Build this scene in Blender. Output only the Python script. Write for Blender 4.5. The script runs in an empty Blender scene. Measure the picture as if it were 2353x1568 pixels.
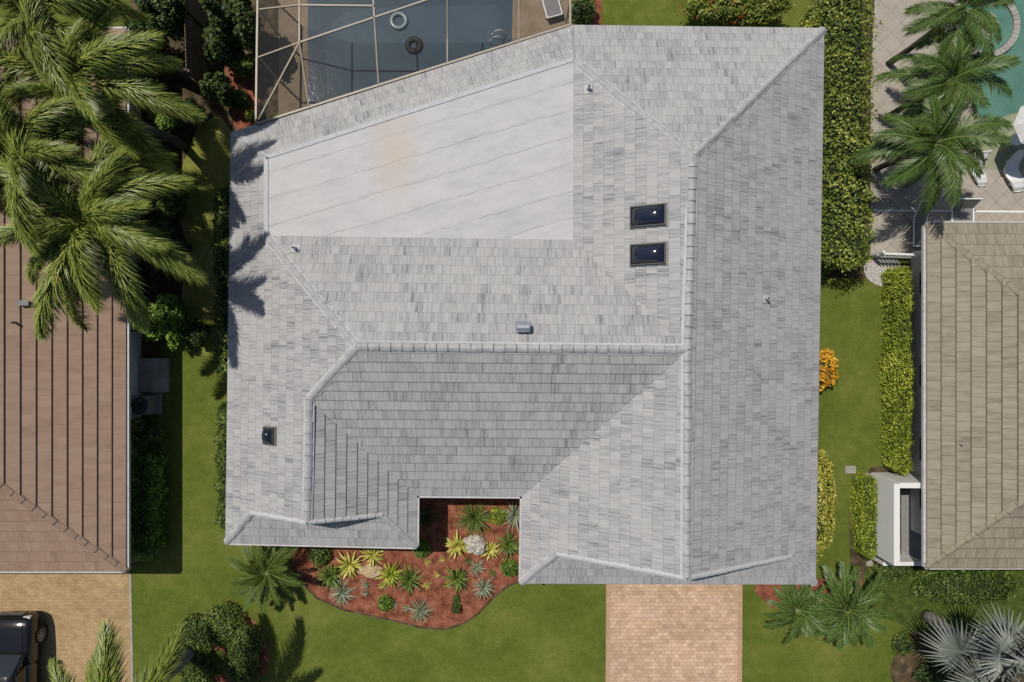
import bpy, math, random
import numpy as np
from mathutils import Vector, Matrix
from mathutils.geometry import tessellate_polygon
random.seed(7); rng = np.random.default_rng(7)
SC = bpy.context.scene; COL = SC.collection
S = 0.0175; H = 27.0; CX, CY = 1176.5, 784.0
PI = math.pi

def P(px, py, h=0.0):
    k = (H - h) / H * S
    return Vector(((px - CX) * k, (CY - py) * k, h))

# ------------------------------------------------------------------ materials
def newmat(name):
    m = bpy.data.materials.new(name); m.use_nodes = True
    nt = m.node_tree; b = nt.nodes['Principled BSDF']
    return m, nt, b
def nd(nt, t, **kw):
    n = nt.nodes.new(t)
    for k, v in kw.items(): setattr(n, k, v)
    return n
def MT(nt, op, a, b=None):
    n = nt.nodes.new('ShaderNodeMath'); n.operation = op
    for i, x in enumerate((a, b)):
        if x is None: continue
        if isinstance(x, (int, float)): n.inputs[i].default_value = x
        else: nt.links.new(x, n.inputs[i])
    return n.outputs[0]
def ramp(nt, fac, stops):
    r = nt.nodes.new('ShaderNodeValToRGB'); e = r.color_ramp.elements
    while len(e) < len(stops): e.new(0.5)
    for i, (p, c) in enumerate(stops):
        e[i].position = p; e[i].color = (*c, 1)
    nt.links.new(fac, r.inputs[0]); return r.outputs[0]
def noise(nt, vec, scale, detail=4, rough=0.6):
    n = nt.nodes.new('ShaderNodeTexNoise'); n.inputs['Scale'].default_value = scale
    n.inputs['Detail'].default_value = detail; n.inputs['Roughness'].default_value = rough
    if vec is not None: nt.links.new(vec, n.inputs['Vector'])
    return n.outputs['Fac']
def mix(nt, fac, a, b, mode='MIX'):
    n = nt.nodes.new('ShaderNodeMix'); n.data_type = 'RGBA'; n.blend_type = mode
    for sock, x in ((n.inputs[0], fac), (n.inputs[6], a), (n.inputs[7], b)):
        if isinstance(x, (int, float)): sock.default_value = x
        elif isinstance(x, tuple): sock.default_value = (*x, 1)
        else: nt.links.new(x, sock)
    return n.outputs[2]
def bump(nt, b, hgt, strength, dist=0.02):
    n = nt.nodes.new('ShaderNodeBump'); n.inputs['Strength'].default_value = strength
    n.inputs['Distance'].default_value = dist
    nt.links.new(hgt, n.inputs['Height']); nt.links.new(n.outputs[0], b.inputs['Normal'])
def objco(nt, scale=None):
    t = nt.nodes.new('ShaderNodeTexCoord')
    if scale is None: return t.outputs['Object']
    m = nt.nodes.new('ShaderNodeMapping'); m.inputs['Scale'].default_value = scale
    nt.links.new(t.outputs['Object'], m.inputs[0]); return m.outputs[0]
def plain(name, col, rough=0.7, metal=0.0, var=0.12, scale=6):
    m, nt, b = newmat(name); c = objco(nt)
    n = noise(nt, c, scale)
    lo = tuple(x * (1 - var) for x in col); hi = tuple(min(1, x * (1 + var)) for x in col)
    nt.links.new(ramp(nt, n, [(0.3, lo), (0.7, hi)]), b.inputs['Base Color'])
    b.inputs['Roughness'].default_value = rough; b.inputs['Metallic'].default_value = metal
    return m
def twonoise(name, stops, s1, s2, fine=(0.6, 1.35), rough=0.9, bs=0.6, bd=0.03, stretch=None):
    m, nt, b = newmat(name); c = objco(nt, stretch)
    base = ramp(nt, noise(nt, c, s1, 5), stops)
    f = ramp(nt, noise(nt, c, s2, 3, 0.7), [(0.25, (fine[0],)*3), (0.75, (fine[1],)*3)])
    nt.links.new(mix(nt, 1.0, base, f, 'MULTIPLY'), b.inputs['Base Color'])
    b.inputs['Roughness'].default_value = rough
    b.inputs['Specular IOR Level'].default_value = 0.15
    bump(nt, b, noise(nt, c, s2, 3, 0.7), bs, bd)
    return m
def foliage(name, c0, c1, c2, rough=0.5):
    m, nt, b = newmat(name)
    a = nd(nt, 'ShaderNodeAttribute', attribute_name='tint')
    nt.links.new(ramp(nt, a.outputs['Fac'], [(0.05, c0), (0.5, c1), (0.95, c2)]), b.inputs['Base Color'])
    b.inputs['Roughness'].default_value = rough
    b.inputs['Specular IOR Level'].default_value = 0.25
    return m
def tilemat(name, w, c, dark, mid, light, gap=0.55, streak=20.0, wn_w=0.4, rough=0.75, patch=0.25, stops=(0.3, 0.52, 0.8)):
    m, nt, b = newmat(name)
    uv = nt.nodes.new('ShaderNodeUVMap'); sp = nt.nodes.new('ShaderNodeSeparateXYZ')
    nt.links.new(uv.outputs[0], sp.inputs[0]); u, v = sp.outputs[0], sp.outputs[1]
    row = MT(nt, 'FLOOR', MT(nt, 'DIVIDE', MT(nt, 'ADD', v, 0.002), c))
    off = MT(nt, 'FRACT', MT(nt, 'MULTIPLY', row, 0.5))
    u2 = MT(nt, 'ADD', MT(nt, 'DIVIDE', u, w), off)
    fu = MT(nt, 'FRACT', u2); idx = MT(nt, 'FLOOR', u2)
    cb = nt.nodes.new('ShaderNodeCombineXYZ'); nt.links.new(idx, cb.inputs[0]); nt.links.new(row, cb.inputs[1])
    wn = nt.nodes.new('ShaderNodeTexWhiteNoise'); wn.noise_dimensions = '2D'; nt.links.new(cb.outputs[0], wn.inputs['Vector'])
    cs = nt.nodes.new('ShaderNodeCombineXYZ')
    nt.links.new(MT(nt, 'MULTIPLY', u, streak), cs.inputs[0])
    nt.links.new(MT(nt, 'MULTIPLY', v, 1.1), cs.inputs[1])
    nt.links.new(MT(nt, 'MULTIPLY', wn.outputs[0], 40.0), cs.inputs[2])
    st = noise(nt, cs.outputs[0], 1.0, 3, 0.6)
    big = noise(nt, uv.outputs[0], 0.5, 4, 0.6)
    val = MT(nt, 'ADD', MT(nt, 'MULTIPLY', wn.outputs[0], wn_w), MT(nt, 'MULTIPLY', st, 1.25 - wn_w))
    val = MT(nt, 'ADD', val, MT(nt, 'MULTIPLY', MT(nt, 'SUBTRACT', big, 0.5), patch))
    col = ramp(nt, val, [(stops[0], dark), (stops[1], mid), (stops[2], light)])
    g = MT(nt, 'LESS_THAN', fu, 0.05)
    fv = MT(nt, 'FRACT', MT(nt, 'DIVIDE', MT(nt, 'ADD', v, 0.002), c)); g2 = MT(nt, 'LESS_THAN', fv, 0.07)
    g = MT(nt, 'MAXIMUM', g, MT(nt, 'MULTIPLY', g2, 0.75))
    gm = MT(nt, 'SUBTRACT', 1.0, MT(nt, 'MULTIPLY', g, 1 - gap))
    cg = nt.nodes.new('ShaderNodeCombineXYZ')
    for i in range(3): nt.links.new(gm, cg.inputs[i])
    nt.links.new(mix(nt, 1.0, col, cg.outputs[0], 'MULTIPLY'), b.inputs['Base Color'])
    b.inputs['Roughness'].default_value = rough; b.inputs['Specular IOR Level'].default_value = 0.2
    bump(nt, b, MT(nt, 'ADD', gm, MT(nt, 'MULTIPLY', st, 0.6)), 0.3, 0.01)
    return m
def brickmat(name, c1, c2, mortar, bw, rh, ms=0.008, rot=0.0, var=0.2, off=0.5, vs=3.0):
    m, nt, b = newmat(name)
    t = nt.nodes.new('ShaderNodeTexCoord'); mp = nt.nodes.new('ShaderNodeMapping')
    mp.inputs['Rotation'].default_value = (0, 0, rot); nt.links.new(t.outputs['Object'], mp.inputs[0])
    br = nt.nodes.new('ShaderNodeTexBrick'); nt.links.new(mp.outputs[0], br.inputs[0])
    br.offset = off
    br.inputs['Color1'].default_value = (*c1, 1); br.inputs['Color2'].default_value = (*c2, 1); br.inputs['Mortar'].default_value = (*mortar, 1)
    br.inputs['Scale'].default_value = 1.0; br.inputs['Mortar Size'].default_value = ms
    br.inputs['Brick Width'].default_value = bw; br.inputs['Row Height'].default_value = rh
    f = ramp(nt, noise(nt, mp.outputs[0], vs, 6, 0.7), [(0.25, (1-var,)*3), (0.75, (1+var*0.6,)*3)])
    f2 = ramp(nt, noise(nt, mp.outputs[0], vs * .2, 3, 0.6), [(0.3, (1-var*.6,)*3), (0.7, (1+var*0.3,)*3)])
    nt.links.new(mix(nt, 1.0, mix(nt, 1.0, br.outputs[0], f, 'MULTIPLY'), f2, 'MULTIPLY'), b.inputs['Base Color'])
    b.inputs['Roughness'].default_value = 0.85; b.inputs['Specular IOR Level'].default_value = 0.2
    return m
def lawnmat(name, a, bb, cc):
    m, nt, b = newmat(name); c = objco(nt)
    n1 = noise(nt, c, 0.30, 6, 0.65); n2 = noise(nt, c, 2.2, 6, 0.75); n3 = noise(nt, c, 24.0, 4, 0.85)
    val = MT(nt, 'ADD', MT(nt, 'MULTIPLY', n1, 0.6), MT(nt, 'MULTIPLY', n2, 0.4))
    base = ramp(nt, val, [(0.34, a), (0.5, bb), (0.64, cc)])
    f = ramp(nt, n3, [(0.3, (0.5,)*3), (0.7, (1.5,)*3)])
    # thatch showing through in small straw-coloured flecks
    th = ramp(nt, noise(nt, c, 6.0, 6, 0.8), [(0.58, (0, 0, 0)), (0.72, (0.55, 0.55, 0.55))])
    base = mix(nt, th, base, tuple(min(1, x * 1.25 + .015) for x in cc))
    nt.links.new(mix(nt, 1.0, base, f, 'MULTIPLY'), b.inputs['Base Color'])
    b.inputs['Roughness'].default_value = 0.9; b.inputs['Specular IOR Level'].default_value = 0.1
    bump(nt, b, n3, 0.8, 0.05); return m
M = {}
M['lawn'] = lawnmat('lawn_grass', (0.072, 0.105, 0.014), (0.12, 0.152, 0.026), (0.185, 0.195, 0.048))
M['lawn_dry_lit'] = lawnmat('dry_sunlit_lawn_grass', (0.13, 0.16, 0.025), (0.24, 0.25, 0.055), (0.42, 0.35, 0.14))  # yellowish dry grass, with extra brightness in the colour for a sunlit strip
M['cover'] = twonoise('ground_cover', [(0.35, (0.045, 0.075, 0.012)), (0.6, (0.095, 0.135, 0.024)), (0.75, (0.15, 0.18, 0.04))], 3, 20, (0.35, 1.6), bs=1.0, bd=0.08)
M['mulch'] = twonoise('red_mulch', [(0.35, (0.13, 0.045, 0.026)), (0.52, (0.27, 0.095, 0.052)), (0.72, (0.38, 0.16, 0.10))], 3, 26, (0.4, 1.55), bs=0.9, bd=0.045)
M['dirt'] = twonoise('brown_dirt', [(0.35, (0.04, 0.033, 0.017)), (0.55, (0.10, 0.072, 0.04)), (0.72, (0.22, 0.155, 0.10))], 2.2, 22, (0.4, 1.5))
M['drive'] = brickmat('pink_paver', (0.50, 0.33, 0.21), (0.63, 0.45, 0.32), (0.34, 0.23, 0.15), 0.22, 0.15, 0.007, 0, 0.30)
M['driveedge'] = brickmat('paver_border', (0.50, 0.33, 0.21), (0.44, 0.29, 0.2), (0.3, 0.2, 0.13), 0.2, 0.1, 0.007, 0, 0.2)
M['drive_tan'] = brickmat('tan_paver', (0.38, 0.265, 0.135), (0.46, 0.33, 0.175), (0.25, 0.17, 0.09), 0.18, 0.09, 0.007, 0, 0.28)
M['deck'] = twonoise('pool_deck_concrete', [(0.35, (0.22, 0.165, 0.11)), (0.65, (0.31, 0.235, 0.165))], 1.2, 20, (0.8, 1.15), bs=0.2)
M['patio'] = brickmat('patio_tile', (0.36, 0.32, 0.275), (0.40, 0.36, 0.305), (0.24, 0.21, 0.18), 0.6, 0.6, 0.010, PI/4, 0.18, 0.0)
M['sage'] = plain('sage_floor', (0.25, 0.27, 0.17), 0.8)
M['gravel'] = twonoise('white_gravel', [(0.4, (0.4, 0.37, 0.33)), (0.6, (0.68, 0.65, 0.6))], 12, 40, (0.5, 1.2), bs=1.0)
M['concrete'] = twonoise('concrete', [(0.35, (0.27, 0.255, 0.22)), (0.65, (0.39, 0.37, 0.33))], 2, 18, (0.8, 1.15), bs=0.2)
M['stucco'] = plain('white_stucco', (0.68, 0.67, 0.64), 0.85, var=0.05, scale=14)
M['white'] = plain('white_paint', (0.76, 0.76, 0.75), 0.45, var=0.03)
M['gutter'] = plain('gutter_metal', (0.46, 0.455, 0.445), 0.5, var=0.15)
M['bronze'] = plain('cage_beam', (0.33, 0.28, 0.21), 0.5, var=0.1)
M['darkframe'] = plain('dark_frame', (0.06, 0.056, 0.052), 0.45)
M['black'] = plain('black_rubber', (0.012, 0.012, 0.012), 0.7)
M['joint'] = plain('tile_joint', (0.12, 0.12, 0.125), 0.9)
M['galv'] = plain('galvanised', (0.55, 0.56, 0.58), 0.3, metal=0.8)
M['acgrey'] = plain('ac_grey', (0.22, 0.22, 0.21), 0.5)
M['wood'] = plain('weathered_wood', (0.12, 0.09, 0.06), 0.85, var=0.35, scale=9)
M['trunk'] = plain('palm_trunk', (0.20, 0.18, 0.15), 0.9, var=0.35, scale=10)
M['trunkd'] = plain('darkened_palm_trunk', (0.075, 0.072, 0.05), 0.95, var=0.4, scale=8)  # trunk colour darkened to subdue the bright sun on trunks below the fronds
M['bark'] = plain('bark', (0.09, 0.065, 0.045), 0.9, var=0.3, scale=15)
M['crownshaft'] = plain('crownshaft_green', (0.10, 0.155, 0.04), 0.5)
M['rock'] = twonoise('coral_rock', [(0.35, (0.34, 0.29, 0.23)), (0.6, (0.72, 0.68, 0.60))], 7, 30, (0.5, 1.25), bs=1.0)
M['tanrock'] = twonoise('tan_rock', [(0.35, (0.40, 0.28, 0.155)), (0.6, (0.58, 0.45, 0.29))], 5, 25, (0.75, 1.15), bs=0.8)
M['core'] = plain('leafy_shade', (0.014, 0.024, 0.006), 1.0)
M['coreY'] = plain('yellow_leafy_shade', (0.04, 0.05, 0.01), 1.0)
def gloss(name, col, rough, spec=0.5):
    m, nt, b = newmat(name); b.inputs['Base Color'].default_value = (*col, 1); b.inputs['Roughness'].default_value = rough
    b.inputs['Specular IOR Level'].default_value = spec; return m
M['dome'] = gloss('smoked_dome', (0.010, 0.014, 0.028), 0.10, 0.9)
M['glass'] = gloss('dark_window_glass', (0.02, 0.024, 0.028), 0.05, 0.8)
M['carpaint'] = gloss('black_car_paint', (0.008, 0.008, 0.009), 0.12, 0.8)
M['rim'] = plain('alloy', (0.5, 0.5, 0.52), 0.3, metal=0.7)
M['lamp'] = gloss('lamp_glass', (0.6, 0.6, 0.6), 0.1)
def water(name, a, b_, sc):
    m, nt, b = newmat(name); c = objco(nt)
    n = noise(nt, c, sc, 5, 0.6); n2 = noise(nt, c, 7, 3, 0.7)
    base = ramp(nt, MT(nt, 'ADD', MT(nt, 'MULTIPLY', n, 0.7), MT(nt, 'MULTIPLY', n2, 0.3)), [(0.35, a), (0.65, b_)])
    nt.links.new(base, b.inputs['Base Color']); b.inputs['Roughness'].default_value = 0.06
    bump(nt, b, noise(nt, c, 3.5, 3), 0.15, 0.03); return m
M['water'] = water('screened_pool_water', (0.055, 0.086, 0.112), (0.08, 0.118, 0.145), 0.4)
M['waterL'] = water('pool_step_water', (0.045, 0.07, 0.092), (0.065, 0.094, 0.117), 0.4)
M['turq'] = water('turquoise_water', (0.075, 0.175, 0.135), (0.115, 0.24, 0.185), 0.8)
m, nt, b = newmat('insect_screen'); out = nt.nodes['Material Output']
tr = nt.nodes.new('ShaderNodeBsdfTransparent'); ms = nt.nodes.new('ShaderNodeMixShader'); ms.inputs[0].default_value = 0.27
b.inputs['Base Color'].default_value = (0.04, 0.04, 0.04, 1); b.inputs['Roughness'].default_value = 0.8
nt.links.new(tr.outputs[0], ms.inputs[1]); nt.links.new(b.outputs[0], ms.inputs[2]); nt.links.new(ms.outputs[0], out.inputs[0])
M['screen'] = m
# flat roof membrane
m, nt, b = newmat('white_membrane'); c = objco(nt)
mp = nt.nodes.new('ShaderNodeMapping'); mp.inputs['Rotation'].default_value = (0, 0, -math.radians(16.5)); nt.links.new(c, mp.inputs[0])
sp = nt.nodes.new('ShaderNodeSeparateXYZ'); nt.links.new(mp.outputs[0], sp.inputs[0])
wob = MT(nt, 'MULTIPLY', noise(nt, c, 0.9, 5), 0.26)
yy = MT(nt, 'DIVIDE', MT(nt, 'ADD', sp.outputs[1], wob), 0.92)
fr = MT(nt, 'FRACT', yy); line = MT(nt, 'LESS_THAN', fr, 0.04); rowid = MT(nt, 'FLOOR', yy)
wn = nt.nodes.new('ShaderNodeTexWhiteNoise'); wn.noise_dimensions = '1D'; nt.links.new(rowid, wn.inputs['W'])
mp2 = nt.nodes.new('ShaderNodeMapping'); mp2.inputs['Scale'].default_value = (0.7, 1.8, 1); nt.links.new(mp.outputs[0], mp2.inputs[0])
base = ramp(nt, MT(nt, 'ADD', MT(nt, 'MULTIPLY', noise(nt, mp2.outputs[0], 0.9, 8, 0.7), 0.85), MT(nt, 'MULTIPLY', wn.outputs[0], 0.08)), [(0.3, (0.405, 0.402, 0.405)), (0.5, (0.475, 0.471, 0.470)), (0.75, (0.53, 0.525, 0.52))])
brk = ramp(nt, noise(nt, mp2.outputs[0], 2.0, 5, 0.7), [(0.40, (0.12,)*3), (0.62, (0.6,)*3)])
base = mix(nt, MT(nt, 'MULTIPLY', line, brk), base, (0.27, 0.265, 0.26))
# broad soft shading next to each weld
sh = ramp(nt, fr, [(0.0, (0.93,)*3), (0.12, (1, 1, 1)), (0.9, (1, 1, 1))])
base = mix(nt, 1.0, base, sh, 'MULTIPLY')
mp3 = nt.nodes.new('ShaderNodeMapping'); mp3.inputs['Scale'].default_value = (1.0, 4.5, 1); nt.links.new(mp.outputs[0], mp3.inputs[0])
sc_ = ramp(nt, noise(nt, mp3.outputs[0], 2.5, 6, 0.75), [(0.62, (0, 0, 0)), (0.76, (0.45, 0.45, 0.45))])
base = mix(nt, sc_, base, (0.32, 0.31, 0.30))
sp2 = ramp(nt, noise(nt, c, 9.0, 2, 0.5), [(0.75, (0, 0, 0)), (0.79, (0.8, 0.8, 0.8))])
base = mix(nt, sp2, base, (0.22, 0.2, 0.18))
vs = nt.nodes.new('ShaderNodeVectorMath'); vs.operation = 'SUBTRACT'; nt.links.new(c, vs.inputs[0]); STAIN = vs
vm = nt.nodes.new('ShaderNodeMapping'); vm.inputs['Scale'].default_value = (0.95, 0.45, 1); nt.links.new(vs.outputs[0], vm.inputs[0])
ln = nt.nodes.new('ShaderNodeVectorMath'); ln.operation = 'LENGTH'; nt.links.new(vm.outputs[0], ln.inputs[0])
sv = MT(nt, 'MULTIPLY', MT(nt, 'SUBTRACT', 1.0, ln.outputs['Value']), MT(nt, 'MULTIPLY', noise(nt, c, 1.3, 6, .7), 1.25))
base = mix(nt, MT(nt, 'MAXIMUM', MT(nt, 'MINIMUM', sv, 0.6), 0.0), base, (0.50, 0.40, 0.31))
nt.links.new(base, b.inputs['Base Color']); b.inputs['Roughness'].default_value = 0.6; b.inputs['Specular IOR Level'].default_value = 0.2
bump(nt, b, MT(nt, 'ADD', MT(nt, 'MULTIPLY', line, brk), noise(nt, c, 5, 4)), 0.3, 0.01)
M['membrane'] = m

M['tile'] = tilemat('grey_white_roof_tile', 0.28, 0.38, (0.155, 0.154, 0.163), (0.325, 0.322, 0.326), (0.405, 0.40, 0.392), 0.74, 24, 0.20, patch=0.26, stops=(0.33, 0.54, 0.76))
M['cap'] = plain('grey_ridge_tile', (0.35, 0.348, 0.352), 0.75, var=0.2, scale=4)
M['mortar'] = plain('white_mortar', (0.46, 0.458, 0.465), 0.85, var=0.12, scale=8)
M['brown'] = tilemat('brown_roof_tile', 0.42, 0.46, (0.24, 0.158, 0.112), (0.28, 0.187, 0.135), (0.32, 0.22, 0.163), 0.86, 3, 0.12, patch=0.3)
M['browncap'] = plain('brown_ridge_tile', (0.265, 0.178, 0.13), 0.8, var=0.12)
M['beige'] = tilemat('beige_roof_tile', 0.36, 0.46, (0.185, 0.158, 0.115), (0.25, 0.215, 0.16), (0.31, 0.27, 0.205), 0.55, 5, 0.14, patch=0.3)
M['beigecap'] = plain('beige_ridge_tile', (0.25, 0.215, 0.155), 0.8, var=0.15)
M['f_mid'] = foliage('mid_green_leaves', (0.022, 0.045, 0.007), (0.075, 0.12, 0.017), (0.20, 0.255, 0.05))
M['f_dark'] = foliage('dark_green_leaves', (0.010, 0.023, 0.005), (0.036, 0.066, 0.011), (0.11, 0.155, 0.03))
M['f_bright'] = foliage('bright_green_leaves', (0.035, 0.08, 0.008), (0.115, 0.21, 0.02), (0.27, 0.38, 0.06))
M['f_lime'] = foliage('lime_leaves', (0.06, 0.09, 0.007), (0.215, 0.265, 0.02), (0.47, 0.47, 0.07))
M['f_hedge'] = foliage('mixed_hedge_leaves', (0.035, 0.065, 0.008), (0.165, 0.21, 0.028), (0.40, 0.39, 0.09))
M['f_yellow'] = foliage('yellow_leaves', (0.14, 0.15, 0.01), (0.38, 0.36, 0.05), (0.62, 0.57, 0.18))
M['f_orange'] = foliage('orange_leaves', (0.30, 0.12, 0.01), (0.62, 0.32, 0.02), (0.8, 0.5, 0.06))
M['f_red'] = foliage('red_flowers', (0.25, 0.01, 0.005), (0.42, 0.03, 0.01), (0.5, 0.08, 0.03))
M['f_fox'] = foliage('foxtail_leaflets', (0.025, 0.052, 0.008), (0.115, 0.165, 0.024), (0.38, 0.41, 0.085), 0.38)
M['f_palm'] = foliage('palm_leaflets', (0.018, 0.046, 0.009), (0.07, 0.125, 0.024), (0.235, 0.29, 0.075), 0.38)
M['f_silver'] = foliage('silver_fan', (0.06, 0.08, 0.06), (0.165, 0.19, 0.165), (0.34, 0.365, 0.33), 0.55)
M['f_grey'] = foliage('grey_green_blades', (0.08, 0.11, 0.055), (0.2, 0.24, 0.14), (0.40, 0.43, 0.31), 0.5)
M['fabricw'] = plain('white_resin', (0.72, 0.72, 0.71), 0.4, var=0.03)
M['sling'] = plain('grey_sling', (0.2, 0.2, 0.2), 0.8)

# ------------------------------------------------------------------ builders
def link(o): COL.objects.link(o); return o
def tagp(o, label=None, cat=None, group=None, kind=None):
    if label: o['label'] = label
    if cat: o['category'] = cat
    if group: o['group'] = group
    if kind: o['kind'] = kind
    return o
def thing(name, label, cat, loc=(0, 0, 0), rotz=0, group=None):
    o = bpy.data.objects.new(name, None); link(o); o.empty_display_size = 0.3
    o.location = loc; o.rotation_euler = (0, 0, rotz)
    return tagp(o, label, cat, group)
class MB:
    def __init__(s): s.V = []; s.F = []; s.MI = []; s.T = []; s.UV = None
    def add(s, vs, fs, mi=0, t=0.5):
        n = len(s.V); s.V += [tuple(v) for v in vs]; s.F += [tuple(i + n for i in f) for f in fs]
        s.MI += [mi] * len(fs); s.T += (list(t) if hasattr(t, '__len__') else [t] * len(vs)); return n
    def box(s, c, sz, rz=0, mi=0, mat=None, t=0.5):
        x, y, z = sz[0] / 2, sz[1] / 2, sz[2] / 2
        vs = [Vector((a * x, b * y, d * z)) for a in (-1, 1) for b in (-1, 1) for d in (-1, 1)]
        if rz: R = Matrix.Rotation(rz, 3, 'Z'); vs = [R @ v for v in vs]
        vs = [v + Vector(c) for v in vs]
        if mat is not None: vs = [mat @ v for v in vs]
        s.add(vs, [(0, 1, 3, 2), (4, 6, 7, 5), (0, 4, 5, 1), (2, 3, 7, 6), (0, 2, 6, 4), (1, 5, 7, 3)], mi, t)
    def bar(s, p0, p1, w, h=None, mi=0):
        h = h or w; p0 = Vector(p0); p1 = Vector(p1); d = (p1 - p0).normalized()
        up = Vector((0, 0, 1)) if abs(d.z) < 0.95 else Vector((1, 0, 0))
        a = d.cross(up).normalized() * w / 2; b_ = a.cross(d).normalized() * h / 2
        vs = [p + i * a + j * b_ for p in (p0, p1) for i, j in ((-1, -1), (1, -1), (1, 1), (-1, 1))]
        s.add(vs, [(3, 2, 1, 0), (4, 5, 6, 7), (0, 1, 5, 4), (1, 2, 6, 5), (2, 3, 7, 6), (3, 0, 4, 7)], mi)
    def tube(s, pts, rad, seg=8, mi=0, cap=True):
        pts = [Vector(p) for p in pts]; vs = []; fs = []
        for i, p in enumerate(pts):
            d = (pts[min(i + 1, len(pts) - 1)] - pts[max(i - 1, 0)]).normalized()
            up = Vector((0, 0, 1)) if abs(d.z) < 0.9 else Vector((1, 0, 0))
            a = d.cross(up).normalized(); b_ = a.cross(d)
            r = rad[i] if hasattr(rad, '__len__') else rad
            for j in range(seg):
                q = 2 * PI * j / seg; vs.append(p + a * math.cos(q) * r + b_ * math.sin(q) * r)
        for i in range(len(pts) - 1):
            for j in range(seg):
                k = (j + 1) % seg; fs.append((i*seg+j, i*seg+k, (i+1)*seg+k, (i+1)*seg+j))
        if cap: fs.append(tuple(range(seg))[::-1]); fs.append(tuple(range((len(pts)-1)*seg, len(pts)*seg)))
        s.add(vs, fs, mi)
    def lathe(s, prof, c=(0, 0, 0), seg=24, mi=0, axis='Z', closed=False):
        vs = []; fs = []; n = len(prof)
        for j in range(seg):
            q = 2 * PI * j / seg
            for r, z in prof:
                x, y = r * math.cos(q), r * math.sin(q)
                vs.append(Vector((x, y, z) if axis == 'Z' else (z, x, y)) + Vector(c))
        for j in range(seg):
            k = (j + 1) % seg
            for i in range(n if closed else n - 1):
                i2 = (i + 1) % n
                fs.append((j*n+i, k*n+i, k*n+i2, j*n+i2))
        s.add(vs, fs, mi)
    def poly(s, pts, mi=0, t=0.5):
        tri = tessellate_polygon([[Vector(p) for p in pts]]); s.add(pts, [tuple(x) for x in tri], mi, t)
    def arr(s, V, F, T, mi=0):
        s.add(V.tolist(), F.tolist(), mi, T.tolist())
    def build(s, name, mats, parent=None, world=True, smooth=False):
        me = bpy.data.meshes.new(name)
        V = np.array(s.V, dtype=float)
        o = bpy.data.objects.new(name, me)
        if parent is not None:
            o.parent = parent
            if world: V = V - np.array(parent.location)
        elif world:
            c = np.array([(V[:, 0].min() + V[:, 0].max()) / 2, (V[:, 1].min() + V[:, 1].max()) / 2, V[:, 2].min()])
            V = V - c; o.location = c
        me.from_pydata(V.tolist(), [], s.F)
        for m_ in (mats if isinstance(mats, (list, tuple)) else [mats]): me.materials.append(M[m_])
        me.polygons.foreach_set('material_index', s.MI)
        a = me.attributes.new('tint', 'FLOAT', 'POINT'); a.data.foreach_set('value', s.T)
        if s.UV:
            uvl = me.uv_layers.new(name='UVMap'); flat = []
            for f, uvf in zip(s.F, s.UV):
                for q in uvf: flat += [q[0], q[1]]
            uvl.data.foreach_set('uv', flat)
        if smooth: me.polygons.foreach_set('use_smooth', [True] * len(me.polygons))
        me.update(); link(o); return o

def catmull(pts, n=6):
    out = []; L = len(pts)
    for i in range(L):
        p0, p1, p2, p3 = [np.array(pts[(i + j - 1) % L], float) for j in range(4)]
        for k in range(n):
            t = k / n
            out.append(tuple(0.5 * ((2*p1) + (-p0+p2)*t + (2*p0-5*p1+4*p2-p3)*t*t + (-p0+3*p1-3*p2+p3)*t**3)))
    return out
ZL = [0.004]
def sheet(name, pts, z, mat, smooth=False, label=None, kind='structure'):
    ZL[0] += 0.0004; z = z + ZL[0]
    if smooth: pts = catmull(pts)
    mb = MB(); mb.poly([Vector((P(x, y).x, P(x, y).y, z)) for x, y in pts])
    o = mb.build(name, mat); return tagp(o, label, None, None, kind)

def lump(d, f, seed):
    r = np.random.default_rng(seed); o = 0
    for i in range(6):
        a = r.normal(size=3) * f * (1 + 0.5 * i); o = o + np.sin(d @ a + r.uniform(0, 6.3)) / (1 + 0.5 * i)
    return o / 2.5
def leafarr(pts, nrm, size, aspect=0.5, spread=0.7, tint=None):
    n = len(pts); nn = nrm + rng.normal(size=(n, 3)) * spread; nn /= np.linalg.norm(nn, axis=1)[:, None] + 1e-9
    r = rng.normal(size=(n, 3)); t1 = np.cross(nn, r); t1 /= np.linalg.norm(t1, axis=1)[:, None] + 1e-9
    t2 = np.cross(nn, t1); L = (size * rng.uniform(0.55, 1.35, n))[:, None]; W = L * aspect
    V = np.stack([pts - t1 * L * .5, pts + t2 * W * .5, pts + t1 * L * .5, pts - t2 * W * .5], 1).reshape(-1, 3)
    F = np.arange(4 * n).reshape(n, 4)
    if tint is None: tint = rng.uniform(0, 1, n)
    return V, F, np.clip(np.repeat(tint, 4), 0, 1)
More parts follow.
